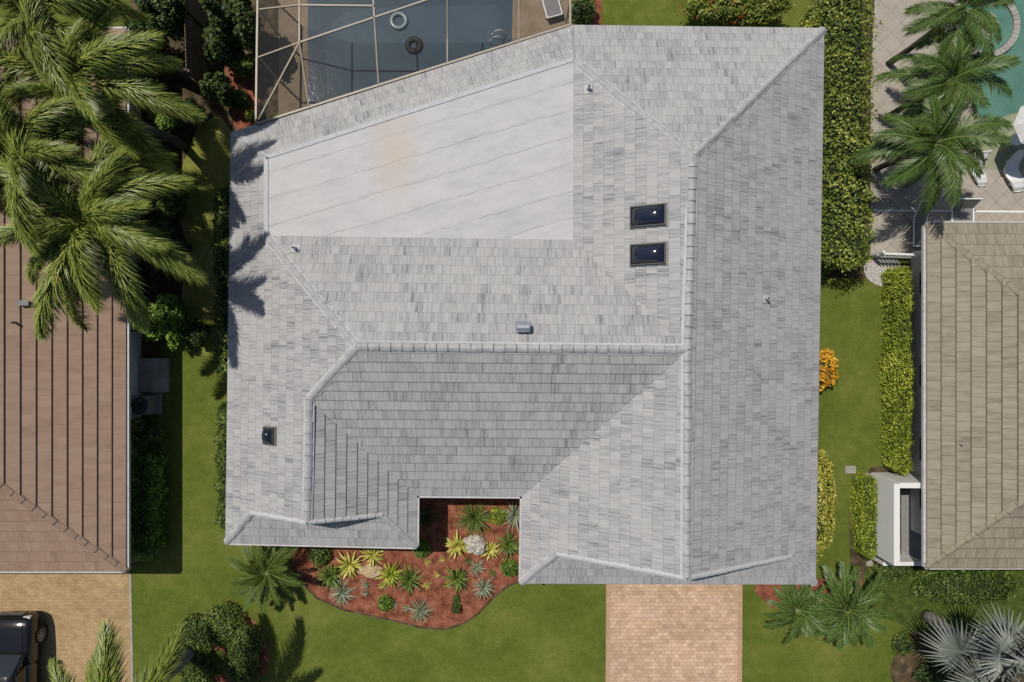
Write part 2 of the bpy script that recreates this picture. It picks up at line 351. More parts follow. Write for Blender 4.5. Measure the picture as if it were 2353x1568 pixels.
def blob(mb, c, rx, ry, rz, size, seed, dens=330, lm=0.2, mi=0, core=1, zmin=-0.25, lf=2.6):
    area = 2 * PI * ((rx * ry) ** 0.5) * (((rx * ry) ** 0.5) * 0.5 + rz * 0.7)
    n = int(min(9000, max(60, dens * area * (0.11 / size) ** 2 * 1.3)))
    d = rng.normal(size=(n * 2, 3)); d /= np.linalg.norm(d, axis=1)[:, None]; d = d[d[:, 2] > zmin][:n]; n = len(d)
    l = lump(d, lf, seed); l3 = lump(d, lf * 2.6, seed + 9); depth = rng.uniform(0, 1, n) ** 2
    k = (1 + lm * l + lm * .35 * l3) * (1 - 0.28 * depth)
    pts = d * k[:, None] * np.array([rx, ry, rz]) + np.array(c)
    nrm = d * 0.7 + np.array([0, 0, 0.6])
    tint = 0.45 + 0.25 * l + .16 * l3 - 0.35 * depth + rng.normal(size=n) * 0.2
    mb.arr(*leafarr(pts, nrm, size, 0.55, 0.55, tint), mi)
    us, vs_ = 14, 7; V = []; F = []
    for i in range(vs_ + 1):
        for j in range(us):
            th = PI * 0.62 * i / vs_; ph = 2 * PI * j / us
            q = np.array([math.sin(th) * math.cos(ph), math.sin(th) * math.sin(ph), math.cos(th)])
            kk = 0.72 * (1 + lm * float(lump(q[None], lf, seed)[0])); V.append(q * kk * np.array([rx, ry, rz]) + np.array(c))
    for i in range(vs_):
        for j in range(us): F.append((i*us+j, (i+1)*us+j, (i+1)*us+(j+1) % us, i*us+(j+1) % us))
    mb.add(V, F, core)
seedc = [100]
def shrub(px, py, r, h, mat, label, cat='shrub', name='shrub', size=0.11, ry=None, dens=330, lm=0.22, group=None, clumps=0, extra=None, core='core'):
    seedc[0] += 1; sd = seedc[0]
    hm = h * 0.6; p = P(px, py, hm); base = (p.x, p.y, 0)
    k = (H - hm) / H * S; rx = r * k; ryy = (ry or r) * k
    root = thing(name, label, cat, base, 0, group)
    mb = MB(); mats = [mat, core]
    if clumps == 0:
        blob(mb, (0, 0, h * 0.42), rx, ryy, h * 0.58, size, sd, dens, lm)
    else:
        rr = random.Random(sd)
        blob(mb, (0, 0, h * 0.4), rx * 0.7, ryy * 0.7, h * 0.5, size, sd, dens, lm)
        for i in range(clumps):
            a = 2 * PI * i / clumps + rr.uniform(-.3, .3); q = rr.uniform(0.5, 0.72)
            blob(mb, (rx*q*math.cos(a), ryy*q*math.sin(a), h*rr.uniform(.4, .7)), rx*rr.uniform(.28, .42), ryy*rr.uniform(.28, .42), h*rr.uniform(.25, .36), size, sd+i*7, dens, lm)
    if extra:
        em, en, es = extra; mats.append(em)
        d = rng.normal(size=(en, 3)); d[:, 2] = abs(d[:, 2]); d /= np.linalg.norm(d, axis=1)[:, None]
        cl = lump(d, 4.0, sd + 50); d = d[cl > -0.05]; en = len(d)
        pts = d * np.array([rx, ryy, h * .6]) * rng.uniform(.9, 1.05, en)[:, None] + np.array([0, 0, h * .43])
        mb.arr(*leafarr(pts, d, es, 0.8, 0.5), 2)
    mb.build('foliage', mats, root, world=False)
    st = MB()
    for i in range(3):
        a = i * 2.1 + sd; st.tube([(0, 0, -0.02), (rx*.15*math.cos(a), ryy*.15*math.sin(a), h*.3), (rx*.35*math.cos(a), ryy*.35*math.sin(a), h*.6)], [.035, .025, .012], 6)
    st.build('stem', 'bark', root, world=False)
    return root
def hedge(x0, y0, x1, y1, h, mat, label, size=0.11, dens=360, amp=0.07, core='core', name='hedge', rot=0, fuzz=0.05, extra=None):
    seedc[0] += 1; sd = seedc[0]
    a0 = P(x0, y1, h); a1 = P(x1, y0, h); c = ((a0.x + a1.x) / 2, (a0.y + a1.y) / 2, 0)
    A, B = (a1.x - a0.x) / 2, (a1.y - a0.y) / 2
    root = thing(name, label, 'hedge', c, rot)
    at, asx, asy = 4*A*B, 2*B*h, 2*A*h; tot = at + 2*asx + 2*asy
    n = int(min(18000, dens * tot * (0.11 / size) ** 2 * 1.2))
    f = rng.uniform(0, tot, n); u = rng.uniform(-1, 1, n); v = rng.uniform(-1, 1, n); w = rng.uniform(0, 1, n)
    pts = np.zeros((n, 3)); nr = np.zeros((n, 3))
    s0 = f < at; pts[s0] = np.stack([u*A, v*B, np.full(n, h)], 1)[s0]; nr[s0] = (0, 0, 1)
    s1 = (f >= at) & (f < at + 2*asx); sg = np.where(rng.uniform(size=n) < .5, -1, 1)
    pts[s1] = np.stack([sg*A, v*B, w*h], 1)[s1]; nr[s1] = np.stack([sg, 0*sg, 0*sg+.5], 1)[s1]
    s2 = f >= at + 2*asx; pts[s2] = np.stack([u*A, sg*B, w*h], 1)[s2]; nr[s2] = np.stack([0*sg, sg, 0*sg+.5], 1)[s2]
    l = lump(pts, 1.6, sd); l2 = lump(pts, 5.0, sd + 3)
    ex = np.clip((np.abs(pts[:, 0]) - (A - .25)) / .25, 0, 1); ey = np.clip((np.abs(pts[:, 1]) - (B - .25)) / .25, 0, 1)
    pts[:, 2] -= np.where(s0, 0.14 * (ex**2 + ey**2), 0); cr = ex * ey * 0.12
    pts[:, 0] -= np.sign(pts[:, 0]) * cr; pts[:, 1] -= np.sign(pts[:, 1]) * cr
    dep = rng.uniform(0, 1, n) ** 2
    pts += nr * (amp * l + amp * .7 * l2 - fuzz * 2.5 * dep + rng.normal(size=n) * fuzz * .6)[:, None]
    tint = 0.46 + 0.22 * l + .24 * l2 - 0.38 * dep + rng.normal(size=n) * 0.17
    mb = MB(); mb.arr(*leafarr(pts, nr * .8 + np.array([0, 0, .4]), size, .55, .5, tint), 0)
    mats = [mat, core]
    ins = .12 + amp
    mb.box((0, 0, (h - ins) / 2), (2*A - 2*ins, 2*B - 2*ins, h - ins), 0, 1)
    if extra:
        em, fr_, ylo = extra; mats.append(em); k = (rng.uniform(size=n) < fr_) & (pts[:, 1] > ylo) & s0
        mb.arr(*leafarr(pts[k] + np.array([0, 0, .03]), nr[k], size, .55, .5), 2)
    mb.build('foliage', mats, root, world=False)
    nst = max(2, int(max(A, B) * 2 / 1.2))
    for i in range(nst):
        q = (i + .5) / nst * 2 - 1; x = q * A * .8 if A > B else 0; y = q * B * .8 if B >= A else 0
        st = MB(); st.tube([(x, y, -.02), (x + .03, y, h * .5)], [.04, .025], 6); st.build('stem', 'bark', root, world=False)
    return root

# --- palms
def frondmesh(name, L, npair, lmax, wid, up, droop, plume, mat, seed, fdroop=0.25):
    r = random.Random(seed); mb = MB(); bend = r.uniform(-.16, .16)
    def ra(t): return Vector((L * (t - 0.16 * t * t * abs(droop)), bend * L * t * t + .02 * L * math.sin(t * 5), L * (up * t - droop * t * t)))
    N = 14; pts = [ra(i / N) for i in range(N + 1)]
    mb.tube(pts, [0.028 * (1 - .85 * i / N) + .004 for i in range(N + 1)], 5)
    mb.T = [0.75] * len(mb.V)
    t0 = 0.10 if not plume else 0.13
    for i in range(npair):
        t = t0 + (1 - t0) * (i + r.uniform(-.3, .3)) / npair; t = min(max(t, t0), 1)
        p = ra(t); tg = (ra(min(1, t + .02)) - ra(max(0, t - .02))).normalized()
        side = tg.cross(Vector((0, 0, 1))).normalized(); upv = side.cross(tg).normalized()
        prof = max(.18, math.sin(PI * (.14 + .80 * t)) ** .6)
        for sgn in (-1, 1):
            fa = math.radians(r.uniform(40, 60) - 20 * t) if plume else math.radians(r.uniform(55, 66) - 30 * t)
            roll = math.radians(r.uniform(-60, 105)) if plume else math.radians(r.uniform(0, 25))
            lv = side * sgn * math.cos(roll) + upv * math.sin(roll)
            d = (tg * math.cos(fa) + lv * math.sin(fa)).normalized(); l = lmax * prof * r.uniform(.75, 1.12)
            mid = p + d * l * .5; tip = p + d * l - Vector((0, 0, l * fdroop * r.uniform(.6, 1.6)))
            wv = d.cross(upv if abs(d.dot(upv)) < .9 else side).normalized() * wid / 2
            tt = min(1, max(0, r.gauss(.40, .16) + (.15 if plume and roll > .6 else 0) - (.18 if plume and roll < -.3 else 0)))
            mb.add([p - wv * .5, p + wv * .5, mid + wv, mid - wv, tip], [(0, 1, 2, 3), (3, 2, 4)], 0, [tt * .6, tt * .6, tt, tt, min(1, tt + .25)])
    me_o = mb.build(name, mat, None, world=False); me = me_o.data; bpy.data.objects.remove(me_o); return me
FR = {}
FR['fox'] = [frondmesh('foxtail_frond', 3.3, 400, .68, .025, .52, .70, True, 'f_fox', s_, .35) for s_ in (1, 2, 3, 4, 5)]
FR['feather'] = [frondmesh('feather_frond', 2.35, 110, .60, .028, .38, .62, False, 'f_palm', s_, .45) for s_ in (4, 5, 6, 7)]
FR['date'] = [frondmesh('date_frond', 1.75, 80, .34, .020, .30, .42, False, 'f_mid', s_, .15) for s_ in (7, 8, 9)]
FR['sago'] = [frondmesh('sago_frond', 1.7, 74, .34, .024, .35, .55, False, 'f_palm', s_, .2) for s_ in (9, 10, 11)]
def palm(px, py, h, kind, n, label, trunk_r, scale=1.0, seed=0, tilt=(70, -35), name='palm_tree', shaft=True, cat='palm tree', rot0=None, tm='trunk'):
    r = random.Random(seed); p = P(px, py, h)
    root = thing(name, label, cat, (p.x, p.y, 0))
    mb = MB(); m_ = 12 if h > 1 else 5
    mb.tube([(0.06 * math.sin(i * .5 + seed), .05 * math.cos(i * .4), h * i / m_ - (.03 if i == 0 else 0)) for i in range(m_ + 1)],
            [trunk_r * (1.25 - .45 * i / m_) * (1.05 if i % 2 else .97) for i in range(m_ + 1)], 12)
    mb.build('trunk', tm, root, world=False, smooth=True)
    if shaft:
        mb = MB(); mb.tube([(0, 0, h - .9), (0, 0, h - .4), (0, 0, h + .05)], [trunk_r * .97, trunk_r, trunk_r * .45], 10); mb.build('crownshaft', 'crownshaft', root, world=False, smooth=True)
    for i in range(n):
        q = (i + .5) / n; tl = tilt[0] + (tilt[1] - tilt[0]) * q ** .8 + r.uniform(-8, 8)
        az = (rot0 or seed) + i * 2.39996 + r.uniform(-.28, .28)
        o = bpy.data.objects.new('frond', r.choice(FR[kind])); link(o); o.parent = root
        sc = scale * r.uniform(.78, 1.12) * (.75 + .25 * min(1, q * 2.5))
        o.location = (.06 * math.cos(az), .06 * math.sin(az), h - .04 * i / n)
        o.rotation_euler = (Matrix.Rotation(az, 3, 'Z') @ Matrix.Rotation(-math.radians(tl), 3, 'Y') @ Matrix.Rotation(r.uniform(-.4, .4), 3, 'X')).to_euler()
        o.scale = (sc,) * 3
    return root
def rosette(px, py, r, n, w, lift, mat, label, seed, name='spiky_plant', cat='plant', segs=4, group=None):
    rr = random.Random(seed); p = P(px, py, .15); R = r * S * 1.2; mb = MB()
    for i in range(n):
        q = (i + .5) / n; az = i * 2.39996 + rr.uniform(-.2, .2)
        el = math.radians(78 - (78 - lift) * q ** .7 + rr.uniform(-8, 8)); L = R * rr.uniform(.75, 1.15) * (.55 + .45 * q) * (1.12)
        tt = rr.gauss(.5, .2); pts = []; x = .01; z = .03
        for k in range(segs + 1):
            pts.append((x, z)); e = el - (k / segs) * .7; x += L / segs * math.cos(e); z += L / segs * math.sin(e)
        vs = []; T = []; ca, sa = math.cos(az), math.sin(az)
        for k, (x, z) in enumerate(pts):
            ww = w * (math.sin(PI * (.2 + .75 * k / segs)) ** .8) / 2 if k < segs else .002
            z = max(z, .015); bx, by = p.x + x * ca, p.y + x * sa
            vs += [(bx + sa * ww, by - ca * ww, z + .25 * ww), (bx, by, z), (bx - sa * ww, by + ca * ww, z + .25 * ww)]
            T += [min(1, max(0, tt + .25)), min(1, max(0, tt - .3 + .3 * k / segs)), min(1, max(0, tt + .25))]
        fs = []
        for k in range(segs): a = k * 3; fs += [(a, a+1, a+4, a+3), (a+1, a+2, a+5, a+4)]
        mb.add(vs, fs, 0, T)
    return tagp(mb.build(name, mat), label, cat, group)

# ------------------------------------------------------------------ roofs
PL = {}
def clip(poly, v0, keep):
    out = []; n = len(poly)
    for i in range(n):
        a, b_ = poly[i], poly[(i + 1) % n]; ina = (a[1] >= v0) if keep > 0 else (a[1] <= v0); inb = (b_[1] >= v0) if keep > 0 else (b_[1] <= v0)
        if ina: out.append(a)
        if ina != inb:
            t = (v0 - a[1]) / (b_[1] - a[1]); out.append((a[0] + (b_[0] - a[0]) * t, v0))
    return out
def slope(mb, name, pts, e0, e1, c=0.38, t=0.035):
    e0 = Vector(e0); e1 = Vector(e1)
    e = Vector((e1.x - e0.x, e1.y - e0.y, 0)).normalized(); u = Vector((-e.y, e.x, 0))
    cen = sum((Vector(p) for p in pts), Vector()) / len(pts)
    if (cen - e0).dot(u) < 0: u = -u
    A = np.array([[(Vector(p) - e0).dot(u), 1] for p in pts]); z = np.array([p[2] for p in pts])
    (g, z0), *_ = np.linalg.lstsq(A, z, rcond=None)
    up3 = Vector((u.x, u.y, g)); ln = up3.length; nrm = e.cross(up3).normalized()
    if nrm.z < 0: nrm = -nrm
    PL[name] = (Vector((e0.x, e0.y, z0)), nrm, e, up3 / ln)
    pl = [((Vector(p) - e0).dot(e), (Vector(p) - e0).dot(u) * ln) for p in pts]
    def W(a, b_, dz):
        d = b_ / ln; return Vector((e0.x, e0.y, 0)) + e * a + u * d + Vector((0, 0, z0 + g * d)) + nrm * dz
    def addf(vs, uvs, idx, mi=0):
        mb.add(vs, [idx], mi); mb.UV.append(uvs)
    tri = tessellate_polygon([[Vector((a, b_, 0)) for a, b_ in pl]])
    base = [W(a, b_, -.012) for a, b_ in pl]
    mb.add(base, [tuple(x) for x in tri], 0); mb.UV += [[(pl[i][0], pl[i][1]) for i in x] for x in tri]
    vmin = min(b_ for a, b_ in pl); vmax = max(b_ for a, b_ in pl)
    i = math.floor(vmin / c)
    while i * c < vmax:
        v0, v1 = i * c, (i + 1) * c; q = clip(clip(pl, v0, 1), v1, -1)
        qq = []
        for pnt in q:
            if not qq or (abs(pnt[0]-qq[-1][0]) + abs(pnt[1]-qq[-1][1])) > 1e-4: qq.append(pnt)
        if len(qq) >= 3:
            vs = [W(a, b_, t * (1 - (b_ - v0) / c) + .004) for a, b_ in qq]
            addf(vs, [(a, min(max(b_, v0 + .003), v1 - .003)) for a, b_ in qq], tuple(range(len(qq))))
            low = [pnt[0] for pnt in qq if abs(pnt[1] - max(v0, vmin)) < 1e-3]
            if len(low) >= 2:
                a0, a1 = min(low), max(low); vv = max(v0, vmin)
                addf([W(a0, vv, -.01), W(a1, vv, -.01), W(a1, vv, t), W(a0, vv, t)], [(a0, vv - .1), (a1, vv - .1), (a1, vv - .1), (a0, vv - .1)], (0, 1, 2, 3), 1)
        i += 1
def onplane(name, px, py, lift=0.0):
    p0, n, e, up = PL[name]; o = Vector((0, 0, H)); d = P(px, py) - o
    t = (p0 - o).dot(n) / d.dot(n); return o + d * t + n * lift
def frame_on(name, px, py, lift=0.0):
    p = onplane(name, px, py, lift); _, n, e, up = PL[name]; m4 = Matrix((e, up, n)).transposed().to_4x4()
    if m4.determinant() < 0: m4 = Matrix((-e, up, n)).transposed().to_4x4()
    m4.translation = p; return m4
def caprow(parent, p0, p1, mat='cap', mort='mortar', w=0.15, drop=0.42, step=0.37, lift=0.05, name='ridge_cap', mw=0.055, rise=.022, joint=True):
    p0 = Vector(p0); p1 = Vector(p1); d = p1 - p0; L = d.length; d.normalize()
    side = Vector((-d.y, d.x, 0)).normalized(); n = max(1, round(L / step)); st = L / n; up = side.cross(d); up = up if up.z > 0 else -up
    mb = MB(); rr = random.Random(int(L * 1000))
    W2 = w + mw; vs = []
    for p in (p0, p1): vs += [p + side * W2 - up * (W2 * drop - .035), p + up * (lift + .0), p - side * W2 - up * (W2 * drop - .035)]
    mb.add(vs, [(0, 1, 4, 3), (1, 2, 5, 4)], 1)
    prof = ((1, 1), (.55, .38), (0, 0), (-.55, .38), (-1, 1))
    for i in range(n):
        a = p0 + d * (i * st); b_ = p0 + d * ((i + 1) * st); j = rr.uniform(-.004, .004); sx = side * rr.uniform(-.012, .012); vs = []
        for p, lf in ((a, lift + .02 + rise + j), (b_, lift + .02)):
            for s_, dr in prof: vs.append(p + sx + side * (w * s_) + up * (lf - dr * (w * drop + .01)))
            vs.append(p + side * w - up * (w * drop + .01)); vs.append(p - side * w - up * (w * drop + .01))
        fs = [(0, 1, 8, 7), (1, 2, 9, 8), (2, 3, 10, 9), (3, 4, 11, 10), (5, 0, 7, 12), (4, 6, 13, 11), (5, 6, 4, 3, 2, 1, 0)]
        mb.add(vs, fs, 0)
        if joint:
            vs = []
            for q in (-.002, .016):
                for s_, dr in prof: vs.append(a + d * q + side * (w * s_) + up * (lift + .024 + rise + j - dr * (w * drop + .01)))
            mb.add(vs, [(k, k+1, k+6, k+5) for k in range(4)], 2)
    return mb.build(name, [mat, mort, 'joint'], parent)
def inset(poly, d):
    n = len(poly); out = []; area = sum(poly[i][0]*poly[(i+1) % n][1] - poly[(i+1) % n][0]*poly[i][1] for i in range(n)); sg = 1 if area > 0 else -1
    for i in range(n):
        a, b_, c = [Vector(poly[(i + j) % n][:2]) for j in (-1, 0, 1)]
        d1 = (b_ - a).normalized(); d2 = (c - b_).normalized(); n1 = Vector((-d1.y, d1.x)) * sg; n2 = Vector((-d2.y, d2.x)) * sg
        bis = (n1 + n2); k = d / max(.2, bis.dot(n1)); out.append(b_ + bis * k)
    return out
def walls(mb, poly, z0, z1):
    n = len(poly)
    for i in range(n):
        a, b_ = poly[i], poly[(i + 1) % n]; mb.add([(a[0], a[1], z0), (b_[0], b_[1], z0), (b_[0], b_[1], z1), (a[0], a[1], z1)], [(0, 1, 2, 3)])
def window(parent, a, b_, t, w, h, z, out, frm='white', name='window'):
    a = Vector((a[0], a[1], 0)); b_ = Vector((b_[0], b_[1], 0)); d = (b_ - a).normalized(); nn = Vector((d.y, -d.x, 0)) * out
    c = a.lerp(b_, t) + Vector((0, 0, z)); mb = MB()
    for s_ in (-1, 1): mb.bar(c + d * s_ * w / 2 - Vector((0, 0, h/2)) + nn * .02, c + d * s_ * w / 2 + Vector((0, 0, h/2)) + nn * .02, .06, .06)
    for s_ in (-1, 0, 1): mb.bar(c - d * w / 2 + Vector((0, 0, s_*h/2)) + nn * .02, c + d * w / 2 + Vector((0, 0, s_*h/2)) + nn * .02, .055, .055)
    f = mb.build(name, frm, parent)
    g = MB(); g.add([c - d*w/2 - Vector((0,0,h/2)) + nn*.012, c + d*w/2 - Vector((0,0,h/2)) + nn*.012, c + d*w/2 + Vector((0,0,h/2)) + nn*.012, c - d*w/2 + Vector((0,0,h/2)) + nn*.012], [(0, 1, 2, 3)])
    p = g.build('pane', 'glass', None); wl = p.location.copy(); p.parent = f; p.location = wl - Vector(parent.location); return f
def subbuild(mb, name, mats, sub, root, smooth=False):
    o = mb.build(name, mats, None, True, smooth); o.parent = sub; o.location = o.location - Vector(root.location); return o

e_, z_, fl_ = .0845, .196, .121
def Q(px, py, f): return P(px, py, f * H)
A=Q(532,310,e_); B=Q(1310,60,e_); Cc=Q(1893,67,e_); D=Q(1873,1342,e_); E=Q(1197,1340,e_); F=Q(1200,1140,e_); G=Q(958,1138,e_); I=Q(957,1257,e_); J=Q(520,1247,e_)
R1=Q(1593,358,z_); RJ=Q(1580,804,z_); R2=Q(1578,1328,z_); L2=Q(820,797,z_); K=Q(710,918,.160); K2=Q(706,1200,.158)
F1=Q(612,362,fl_); F2=Q(612,543,fl_); F3=Q(1318,553,fl_); F4=Q(1318,137,fl_)
g1=Q(1280,1272,.110); g2=Q(1815,1278,.107); w1=Q(578,1178,.109); w2=Q(878,1183,.108)
house = thing('house', 'large central house with grey and white tiled roof and a flat section', 'house', (0, 0, 0))
mb = MB(); mb.UV = []
for nm, poly, a, b_ in [('east', [Cc, D, g2, R2, RJ, R1], Cc, D), ('north', [B, Cc, R1, F4], B, Cc), ('westup', [F4, R1, RJ, F3], F4, F3),
        ('westlow', [E, F, RJ, R2, g1], E, F), ('skirt', [E, g1, g2, D], E, D), ('back', [F2, F3, RJ, L2], F2, F3),
        ('south', [G, F, RJ, L2, K], G, F), ('left', [A, F1, F2, L2, K, K2, w1, J], A, J), ('wing', [K, G, I, w2, K2], G, I),
        ('wskirt', [J, w1, w2, I], J, I), ('fringe', [A, B, F4, F1], A, B)]:
    slope(mb, nm, poly, a, b_)
roof = mb.build('roof', ['tile', 'tile'], house)
mb = MB(); mb.poly([p + Vector((0, 0, .02)) for p in (F1, F4, F3, F2)]); flat = mb.build('flat_roof', 'membrane', house)
st_ = Q(905, 350, fl_); STAIN.inputs[1].default_value = (st_.x, st_.y, st_.z + .02)
for a, b_ in ((F1, F4), (F1, F2)):
    mb = MB(); mb.bar(a + Vector((0, 0, .035)), b_ + Vector((0, 0, .035)), .15, .025); mb.build('flashing', 'mortar', house)
for a, b_ in ((F4, F3), (F3, F2)):
    mb = MB(); mb.bar(a + Vector((0, 0, .028)), b_ + Vector((0, 0, .028)), .05, .02); mb.build('flashing', 'mortar', house)
for a, b_ in [(R1, RJ), (RJ, R2), (L2, RJ)]: caprow(house, b_, a, drop=.5, w=.135, mw=.06)
caprow(house, K, K2, drop=.5, w=.12, mw=.06)
caprow(house, Cc, R1, drop=.36, w=.10, mw=.05, rise=.006, joint=False, step=.45)
for a, b_ in [(F4, R1), (F2, L2), (K, L2)]: caprow(house, a, b_, drop=.36, w=.11, mw=.06, rise=.006, joint=False, step=.42)
for a, b_ in [(A, F1), (B, F4)]: caprow(house, a, b_, mat='cap', drop=.3, w=.06, mw=.03, rise=.002, joint=False, step=.42, lift=.035)
for a, b_ in [(E, g1), (D, g2), (J, w1), (I, w2)]: caprow(house, a, b_, drop=.36, w=.11, mw=.04, rise=.012, joint=False)
for a, b_ in [(g1, R2), (g2, R2), (w1, K2), (w2, K2)]: caprow(house, a, b_, mat='mortar', drop=.3, w=.08, mw=.02, step=.3, name='rake_cap', joint=False)
for a, p, c in ((g1, R2, g2), (w1, K2, w2)):
    mb = MB(); dy = Vector((0, .04, -.05)); mb.add([a + dy, c + dy, p + dy], [(0, 1, 2)]); mb.build('gable_wall', 'stucco', house)
OUT = [A, B, Cc, D, E, F, G, I, J]
mb = MB()
for i in range(9):
    a, b_ = OUT[i], OUT[(i + 1) % 9]; mb.bar(a + Vector((0, 0, -.07)), b_ + Vector((0, 0, -.07)), .04, .16)
mb.build('fascia', 'gutter', house)
for a, b_, o_ in ((G, F, (0, -.06)), (F, E, (-.05, 0)), (G, I, (.05, 0)), (J, I, (0, -.05)), (B, A, (-.02, .05))):
    ov = Vector((o_[0], o_[1], -.04)); mb = MB(); mb.bar(a + ov, b_ + ov, .075, .09); mb.build('gutter', 'gutter', house)
WP = inset([(p.x, p.y) for p in OUT], 0.62)
mb = MB(); walls(mb, WP, 0, 2.34); wall = mb.build('wall', 'stucco', house)
mb = MB(); mb.poly([(p[0], p[1], 2.12) for p in OUT]); mb.build('soffit', 'stucco', house)
a, b_ = WP[3], WP[4]; cx = P(1549, 1342).x; mb = MB(); y = (a[1] + b_[1]) / 2 - .03
for i in range(4): mb.box((cx, y, .28 + i * .52), (4.6, .05, .515))
gd = mb.build('garage_door', 'white', house)
mb = MB()
mb.box((P(1079, 1100).x, WP[5][1] - .03, 1.02), (1.1, .06, 2.04)); dr = mb.build('door', 'wood', house)
k = MB(); k.tube([(P(1079, 1100).x + .42, WP[5][1] - .06, 1.0), (P(1079, 1100).x + .42, WP[5][1] - .12, 1.0)], .03, 8); subbuild(k, 'handle', 'galv', dr, house)
n9 = 9
for i, t in ((8, .2), (8, .45), (8, .75), (2, .2), (2, .5), (2, .8), (7, .5), (1, .3), (1, .7), (6, .5)):
    window(house, WP[i], WP[(i + 1) % n9], t, 1.1 if i != 6 else .7, 1.1, 1.35, -1)
def skylight(pl, px, py, wu, wv):
    m4 = frame_on(pl, px, py, .02); mb = MB()
    for s_ in (-1, 1):
        mb.box((s_ * (wu / 2 - .02), 0, .06), (.04, wv, .16), mat=m4); mb.box((0, s_ * (wv / 2 - .02), .058), (wu - .08, .04, .158), mat=m4)
    f = mb.build('skylight', 'darkframe', house)
    g = MB(); n = 20; vs = []; fs = []
    for i in range(n + 1):
        for j in range(n + 1):
            a = i / n * 2 - 1; b_ = j / n * 2 - 1
            z = .10 + .22 * ((1 - abs(a) ** 2.4) * (1 - abs(b_) ** 3.2)) ** .8
            vs.append(m4 @ Vector((a * (wu / 2 - .035), b_ * (wv / 2 - .035), z)))
    for i in range(n):
        for j in range(n): q = i * (n + 1) + j; fs.append((q, q + n + 1, q + n + 2, q + 1))
    g.add(vs, fs); subbuild(g, 'dome', 'dome', f, house, True)
    k = MB()
    for s_ in (-1, 1):
        k.box((s_ * (wu / 2 + .02), 0, .035), (.04, wv + .08, .04), mat=m4); k.box((0, s_ * (wv / 2 + .02), .034), (wu, .04, .04), mat=m4)
    subbuild(k, 'flashing', 'acgrey', f, house)
skylight('westup', 1491, 497, .70, 1.22); skylight('westup', 1491, 585, .70, 1.22); skylight('left', 623, 1001, .60, .50)
for pl, px, py in (('westup', 1353, 206), ('back', 680, 573), ('east', 1758, 687)):
    m4 = frame_on(pl, px, py, .03); mb = MB(); mb.box((0, 0, .01), (.30, .30, .02), mat=m4)
    p = m4.translation; mb.lathe([(.075, 0), (.06, .12), (.055, .30), (.04, .30), (.04, .05)], p, 14); v = mb.build('vent_pipe', 'mortar', house)
    k = MB(); k.lathe([(0.001, .27), (.04, .27)], p, 12); subbuild(k, 'opening', 'black', v, house)
m4 = frame_on('back', 1202, 754, .03); mb = MB(); mb.box((0, 0, .01), (.50, .45, .02), mat=m4); p = m4.translation
mb.tube([p + Vector((0, 0, 0)), p + Vector((0, 0, .2))], .14, 16); mb.tube([p + Vector((-.2, 0, .28)), p + Vector((.2, 0, .28))], .16, 18)
mb.build('vent_hood', 'galv', house)

# ---- neighbour houses
def hiphouse(root, x0, x1, y0, y1, ze, g, tile, cap, gut, c=.46, t=.055, over=.7, wallz=2.2):
    cx = (x0 + x1) / 2; hw = min(x1 - x0, y1 - y0) / 2
    r0 = Vector((cx, y0 + hw, ze + g * hw)); r1 = Vector((cx, max(y1 - hw, y0 + hw + .01), ze + g * hw))
    a, b_, c_, d = Vector((x0, y0, ze)), Vector((x1, y0, ze)), Vector((x1, y1, ze)), Vector((x0, y1, ze))
    mb = MB(); mb.UV = []
    nm = root.name
    slope(mb, nm + 'E', [b_, c_, r1, r0], b_, c_, c, t); slope(mb, nm + 'W', [a, r0, r1, d], a, d, c, t)
    slope(mb, nm + 'S', [a, b_, r0], a, b_, c, t); slope(mb, nm + 'N', [d, c_, r1], d, c_, c, t)
    mb.build('roof', [tile, tile], root)
    for p, q in ((a, r0), (b_, r0), (c_, r1), (d, r1)): caprow(root, p, q, cap, cap, w=.12, drop=.32, step=.42, lift=.045, mw=.02)
    if (r1 - r0).length > .5: caprow(root, r0, r1, cap, cap, w=.14, drop=.4)
    mb = MB(); cs = [a, b_, c_, d]
    for i in range(4):
        p, q = cs[i], cs[(i + 1) % 4]; dd = (q - p).normalized(); nn = Vector((dd.y, -dd.x, 0))
        mb.bar(p + nn * .05 + Vector((0, 0, -.06)), q + nn * .05 + Vector((0, 0, -.06)), .10, .12)
    mb.build('gutter', gut, root)
    wp = [(x0 + over, y0 + over), (x1 - over, y0 + over), (x1 - over, y1 - over), (x0 + over, y1 - over)]
    mb = MB(); walls(mb, wp, 0, wallz + .06); mb.build('wall', 'stucco', root)
    mb = MB(); mb.poly([(p.x, p.y, wallz - .02) for p in cs]); mb.build('soffit', 'stucco', root)
    return wp
ze = e_ * H
lx = P(290, 0, ze).x; lh = thing('brown_roof_house', 'neighbouring house on the left with a brown tiled hip roof and white walls', 'house', (lx - 6, 1.5, 0))
wp = hiphouse(lh, lx - 12, lx, P(0, 1311, ze).y, P(0, 68, ze).y, ze, .447, 'brown', 'browncap', 'gutter')
for t in (.25, .5, .62, .85): window(lh, wp[1], wp[2], t, 1.0, 1.0, 1.3, 1)
m4 = frame_on('brown_roof_houseE', 55, 697, .05); mb = MB(); mb.box((0, 0, .07), (.15, .30, .14), mat=m4); mb.box((0, 0, .145), (.19, .34, .025), mat=m4); mb.build('roof_vent', 'acgrey', lh)
m4 = frame_on('brown_roof_houseE', 38, 742, .04); mb = MB(); mb.tube([m4.translation, m4.translation + Vector((0, 0, .25))], .04, 10); mb.build('vent_pipe', 'darkframe', lh)
rx = P(2128, 0, ze).x; rh = thing('beige_roof_house', 'neighbouring house on the right with a beige tiled hip roof', 'house', (rx + 6, -2, 0))
